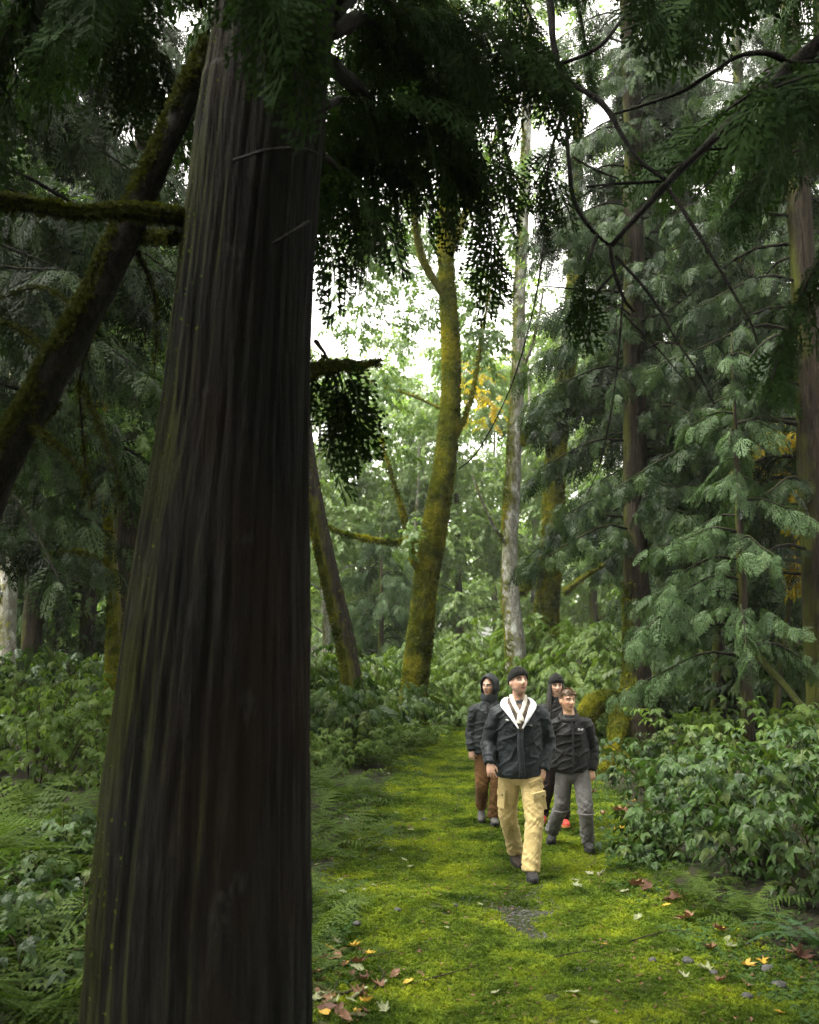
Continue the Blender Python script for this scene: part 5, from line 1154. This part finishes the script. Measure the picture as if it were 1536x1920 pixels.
# zip flap, cargo pockets with flaps and snaps
fl = strip(man, 'zip_flap', [P_(.005, -.150, -.21), P_(-.005, -.175, -.36), P_(.005, -.178, -.50), P_(.01, -.172, -.645)], .028, 'jacket_navy', (0, -1, 0), .010)
for k in range(5): strip(man, 'snap', [P_(.004, -.187, -.30 - .075 * k), P_(.004, -.187, -.306 - .075 * k)], .006, 'snap', (0, -1, 0), .003, fl)
for k, (x, z, d) in enumerate(((.10, -.20, .011), (-.10, -.15, .008))): strip(man, 'chest_logo', [P_(x - .012 - .02 * (k == 1), -.166, z + .004), P_(x + .012 - .02 * (k == 1), -.166, z)], .005, 'logo' if k else 'shirt', (0, -1, 0), .004)
def pocket(c0, wdt, hgt, yaw, mat, tilt=0.0):
    Mx = Matrix.Translation(tuple(W(c0))) @ Matrix.Rotation(yaw, 4, 'Z') @ Matrix.Rotation(tilt, 4, 'Y')
    def slab(x0, x1, z0_, z1_, t):
        n = 6; v = []
        for q in (0, 1):
            for i in range(n):
                x = x0 + (x1 - x0) * i / (n - 1); cu = .55 * x * x
                v += [(x, cu - (t if q else -.03), z0_), (x, cu - (t if q else -.03), z1_)]
        a = 2 * n; f = [(a + 2 * i, a + 2 * i + 2, a + 2 * i + 3, a + 2 * i + 1) for i in range(n - 1)] + [(2 * i + 1, 2 * i + 3, 2 * i + 2, 2 * i) for i in range(n - 1)]
        f += [(2 * i, 2 * i + 2, a + 2 * i + 2, a + 2 * i) for i in range(n - 1)] + [(2 * i + 1, a + 2 * i + 1, a + 2 * i + 3, 2 * i + 3) for i in range(n - 1)] + [(0, a, a + 1, 1), (2 * n - 2, 2 * n - 1, a + 2 * n - 1, a + 2 * n - 2)]
        return np.array(v), f
    pk = child('cargo_pocket', xf(slab(-wdt, wdt, -hgt, hgt, .010), Mx), mat, man, False)
    child('pocket_flap', xf(slab(-wdt * 1.08, wdt * 1.08, hgt * .45, hgt * 1.15, .018), Mx), mat, man, False, pk)
    child('snap', xf(ball((wdt * .55, .55 * (wdt * .55) ** 2 - .02, hgt * .6), (.008, .005, .008), 6), Mx), 'snap', man, True, pk)
pocket((.185, -.150, .66), .062, .075, .45, 'trouser_khaki', -.15)
pocket((.165, -.120, .80), .060, .045, .35, 'trouser_khaki', -.35)
pocket((-.140, -.0, .66), .045, .075, -.9, 'trouser_khaki', .1)

# the boy
J = dict(head=(-.045, -.02, 1.475), neck=(-.03, .0, 1.325), pelvis=(.0, .02, .80), shR=(-.165, .0, 1.235), elR=(-.215, .07, 1.0), wrR=(-.20, -.02, .80), shL=(.13, .0, 1.235), elL=(.205, .05, 1.0), wrL=(.185, -.02, .79),
         hipR=(-.085, .02, .77), knR=(-.12, .06, .42), anR=(-.17, .36, .14), hipL=(.075, .0, .77), knL=(.10, -.10, .42), anL=(.125, -.02, .115), gaze=.2)
boy, HM, W, jk, trs = person('boy with short brown hair in black jacket and grey zip-off trousers', 1.645, 10.25, J, None, 2, (.33, -.04), (.52, .31, .20), 'jacket_black', 'trouser_grey', .93, .94,
    [('L', (.05, -.1, -1), (.5, -1, 0), (-1, 0, 0), .6, .85)], hemz=.77, build=.92, collar=-.01, hs=.96)
boot(boy, tuple(W(J['anL'])), .1, 0.0, 'boot_black', s=.93); boot(boy, tuple(W((-.17, .36, .125))), -.35, .1, 'boot_black', s=.93)
# hair
hr = random.Random(3); parts = []
hv, hf = ball((0, .010, .014), (.084, .106, .117), 16); cut = lambda x, y, z: z > (.052 if y < -.05 else .052 - (y + .05) * .95)
keep = [cut(*p) for p in hv]; idx = np.cumsum(keep) - 1; parts.append((hv[np.array(keep)], [tuple(int(idx[i]) for i in q) for q in hf if all(keep[i] for i in q)]))
for k in range(420):
    a = hr.uniform(0, 6.28); ph = hr.uniform(.12, 1.45); d = Vector((math.cos(a) * math.cos(ph), math.sin(a) * math.cos(ph), math.sin(ph))); p = Vector((d.x * .080, d.y * .100 + .01, d.z * .110 + .012))
    if not cut(*p): continue
    s_ = d.cross(Vector((hr.uniform(-1, 1), hr.uniform(-1, 1), hr.uniform(-1, 1)))).normalized() * .007; tp = p + d * hr.uniform(.008, .02) + Vector((hr.uniform(-.02, .02), -.018, hr.uniform(-.012, .006)))
    parts.append((np.array([p - s_, p + s_, (p + tp) / 2 + s_ * .8 + d * .006, tp, (p + tp) / 2 - s_ * .8 + d * .006]), [(0, 1, 2, 3, 4)]))
child('hair', xf(join(parts), HM), 'hair_brown', boy, False)
nk = W(J['neck'])
strip(boy, 'zip', [P_(.005, -.11, -.02), P_(.01, -.142, -.16), P_(.01, -.150, -.32), P_(.015, -.150, -.53)], .008, 'jacket_black', (0, -1, 0), .008)
# folded hood collar
hr_ = np.array([(.090 * math.cos(a), .085 * math.sin(a) + .010, -.022 + .03 * math.sin(a), .024, .034) for a in np.linspace(0, 2 * math.pi, 31)]); v, f = tube(hr_[:, :3] + nk, hr_[:, 3:5], 12, (0, 0, 1), False); child('collar', (v, f), 'jacket_black', boy)
# white print: three arcs and lines
lp = []; cx_, cz_ = .088, -.125
for k, r_ in enumerate((.010, .015, .020)): lp.append(tube(np.array([(cx_ + .028 - r_ * math.cos(a), -.132, cz_ - .012 + r_ * math.sin(a)) for a in np.linspace(0, math.pi / 2, 7)]), [.0018] * 7, 5))
for k in range(3):
    for q in range(3 + k % 2): lp.append(tube(np.array([(cx_ - .022 + q * .0075, -.132, cz_ + .006 - k * .008), (cx_ - .017 + q * .0075, -.132, cz_ + .006 - k * .008)]), [.0022] * 2, 5))
v, f = join(lp); v = v + nk; child('chest_logo', (v, f), 'logo', boy)
for s_, kx in (('R', -1), ('L', 1)):                     # zip-off seams at the knees
    kn = W(J['kn' + s_]); rr_ = np.array([(kn[0] + .085 * math.cos(a), kn[1] + .085 * math.sin(a), kn[2] - .03 + .012 * math.sin(a)) for a in np.linspace(0, 2 * math.pi, 25)]); v, f = tube(rr_, np.column_stack([np.full(25, .006), np.full(25, .006)]), 6, (0, 0, 1), False); child('knee_seam', (v, f), 'trouser_grey', boy)

# the hooded walker
J = dict(head=(.035, -.02, 1.545), neck=(.04, .0, 1.39), pelvis=(.03, .02, .87), shR=(-.115, .0, 1.27), elR=(-.165, .04, 1.03), wrR=(-.175, -.03, .83), shL=(.19, .02, 1.27), elL=(.23, .08, 1.03), wrL=(.21, .0, .84),
         hipR=(-.045, .03, .83), knR=(-.055, .0, .44), anR=(-.045, .22, .20), hipL=(.11, .02, .83), knL=(.11, -.03, .44), anL=(.075, .02, .115), gaze=-.3)
hoo, HM, W, jk, trs = person('walker with raised dark hood, glancing aside, in rust brown trousers behind the man', .87, 11.5, J, None, 3, (-.55, .0), (.48, .30, .22), 'jacket_hooded', 'trouser_brown', .97, .95,
    [('R', (.05, -.1, -1), (-.6, -1, 0), (1, 0, 0), .7, .82)], hemz=.80, build=.94, collar=.035, brow=(.03, .02, .015), hs=.95)
boot(hoo, tuple(W(J['anL'])), .05, 0.0, 'boot_grey', s=.92); boot(hoo, tuple(W((-.045, .22, .17))), -.1, .55, 'boot_grey', s=.92)
hv, hf = ball((0, .022, .004), (.112, .128, .152), 22)
def hoodkeep(x, y, z): return not (y < -.052 and np.hypot(x / .082, (z + .012) / .118) < 1)
keep = [hoodkeep(*p) for p in hv]; idx = np.cumsum(keep) - 1; hv2 = hv[np.array(keep)].copy()
hv2[:, 1] -= .025 * np.clip((-hv2[:, 1] - .02) / .06, 0, 1) * np.clip(hv2[:, 2] / .08, 0, 1)
hv2 += np.array([[.004 * math.sin(p[2] * 60 + p[0] * 40), .004 * math.sin(p[2] * 45), 0] for p in hv2])
o = child('hood', xf((hv2, [tuple(int(idx[i]) for i in q) for q in hf if all(keep[i] for i in q)]), HM), 'jacket_hooded', hoo); sm = o.modifiers.new('t', 'SOLIDIFY'); sm.thickness = .012
hv, hf = ball((0, .012, .006), (.080, .10, .118), 16); keep = [not (p[1] < -.035 and p[2] < .06) for p in hv]; idx = np.cumsum(keep) - 1
child('hair', xf((hv[np.array(keep)], [tuple(int(idx[i]) for i in q) for q in hf if all(keep[i] for i in q)]), HM), 'hair_black', hoo)
nk = W(J['neck']); hr_ = np.array([(.082 * math.cos(a), .080 * math.sin(a) + .008, .03 + .012 * math.sin(a), .018, .05) for a in np.linspace(0, 2 * math.pi, 31)]); v, f = tube(hr_[:, :3] + nk, hr_[:, 3:5], 12, (0, 0, 1), False); child('collar', (v, f), 'jacket_hooded', hoo)
strip(hoo, 'zip', [P_(-.03, -.11, -.02), P_(-.035, -.148, -.18), P_(-.03, -.155, -.35), P_(-.02, -.16, -.57)], .012, 'jacket_black', (0, -1, 0), .008)
lp = [tube(np.array([(.045 + .006 * q, -.150, -.17 - .004 * q), (.050 + .006 * q, -.150, -.174 - .004 * q)]), [.003] * 2, 5) for q in range(4)]; v, f = join(lp); child('chest_logo', (v + nk, f), 'logo', hoo)

# the walker behind the boy
J = dict(head=(.0, -.02, 1.56), neck=(.0, .0, 1.40), pelvis=(.02, .02, .87), shR=(-.155, .0, 1.28), elR=(-.20, .06, 1.04), wrR=(-.18, -.02, .84), shL=(.155, .02, 1.28), elL=(.20, .06, 1.04), wrL=(.18, .0, .84),
         hipR=(-.07, .03, .83), knR=(-.10, .06, .44), anR=(-.14, .25, .13), hipL=(.08, .02, .83), knL=(.07, -.03, .44), anL=(.06, .0, .115), gaze=0)
wom, HM, W, jk, trs = person('walker in black beanie and black jacket with long dark hair, half hidden behind the boy', 1.66, 11.45, J, None, 4, (.05, .05), (.58, .36, .26), 'jacket_black', 'trouser_dark', .95, .95, [], hemz=.80, build=.93, collar=.02, brow=(.02, .012, .01), hs=.95)
beanie(wom, HM, 1.04, .006)
boot(wom, tuple(W(J['anL'])), .1, 0.0, 'boot_red', 'boot_orange', s=.92); boot(wom, tuple(W((-.14, .25, .125))), -.2, .1, 'boot_red', 'boot_orange', s=.92)
parts = []
for s_ in (-1, 1): parts.append(loft([(s_ * .066, .01, .03, .022, .06), (s_ * .078, .0, -.06, .026, .06), (s_ * .092, -.03, -.15, .032, .05), (s_ * .10, -.07, -.25, .03, .035), (s_ * .10, -.09, -.33, .012, .015)], 16, 12))
child('hair', xf(join(parts), HM), 'hair_black', wom)

# ------------------------------------------------------------------ unseen cedars added behind the camera to shade the foreground
for i, (x, y, bl) in enumerate(((-4.2, -1.5, 3.6), (3.8, -2.5, 3.6), (-1.0, -5.5, 3.8), (-6.5, 3.5, 3.2), (6.5, 2.0, 3.2))):
    conifer('cedar_tree', 'unseen cedar added behind the viewpoint, its crown shading the huge trunk', (x, y), 20, .32, 4.0, bl, 44, .75, .15, 'cedar_dark', 'trunk_dim', group='unseen cedars added behind the viewpoint', seed=400 + i, hmax=15, droop=.5)

# ------------------------------------------------------------------ haze
hz = bpy.data.materials.new('mist'); hz.use_nodes = True; nt = hz.node_tree; nt.nodes.clear()
pv = N(nt, 'ShaderNodeVolumePrincipled'); pv.inputs['Color'].default_value = (.93, .97, .93, 1); pv.inputs['Density'].default_value = HAZE; pv.inputs['Anisotropy'].default_value = .2
o_ = N(nt, 'ShaderNodeOutputMaterial'); nt.links.new(pv.outputs[0], o_.inputs['Volume'])
x0, x1, y0, y1, z0_, z1_ = -262, 262, -62, 332, -2.0, 36.0
v = [(x, y, z) for z in (z0_, z1_) for y in (y0, y1) for x in (x0, x1)]
f = [(0, 2, 3, 1), (4, 5, 7, 6), (0, 1, 5, 4), (2, 6, 7, 3), (0, 4, 6, 2), (1, 3, 7, 5)]
if HAZE > 0:
    o = link('haze', mesh('haze', v, f, hz, smooth=False)); tag(o, 'thin pale mist hanging between the trees', 'mist', kind='stuff')
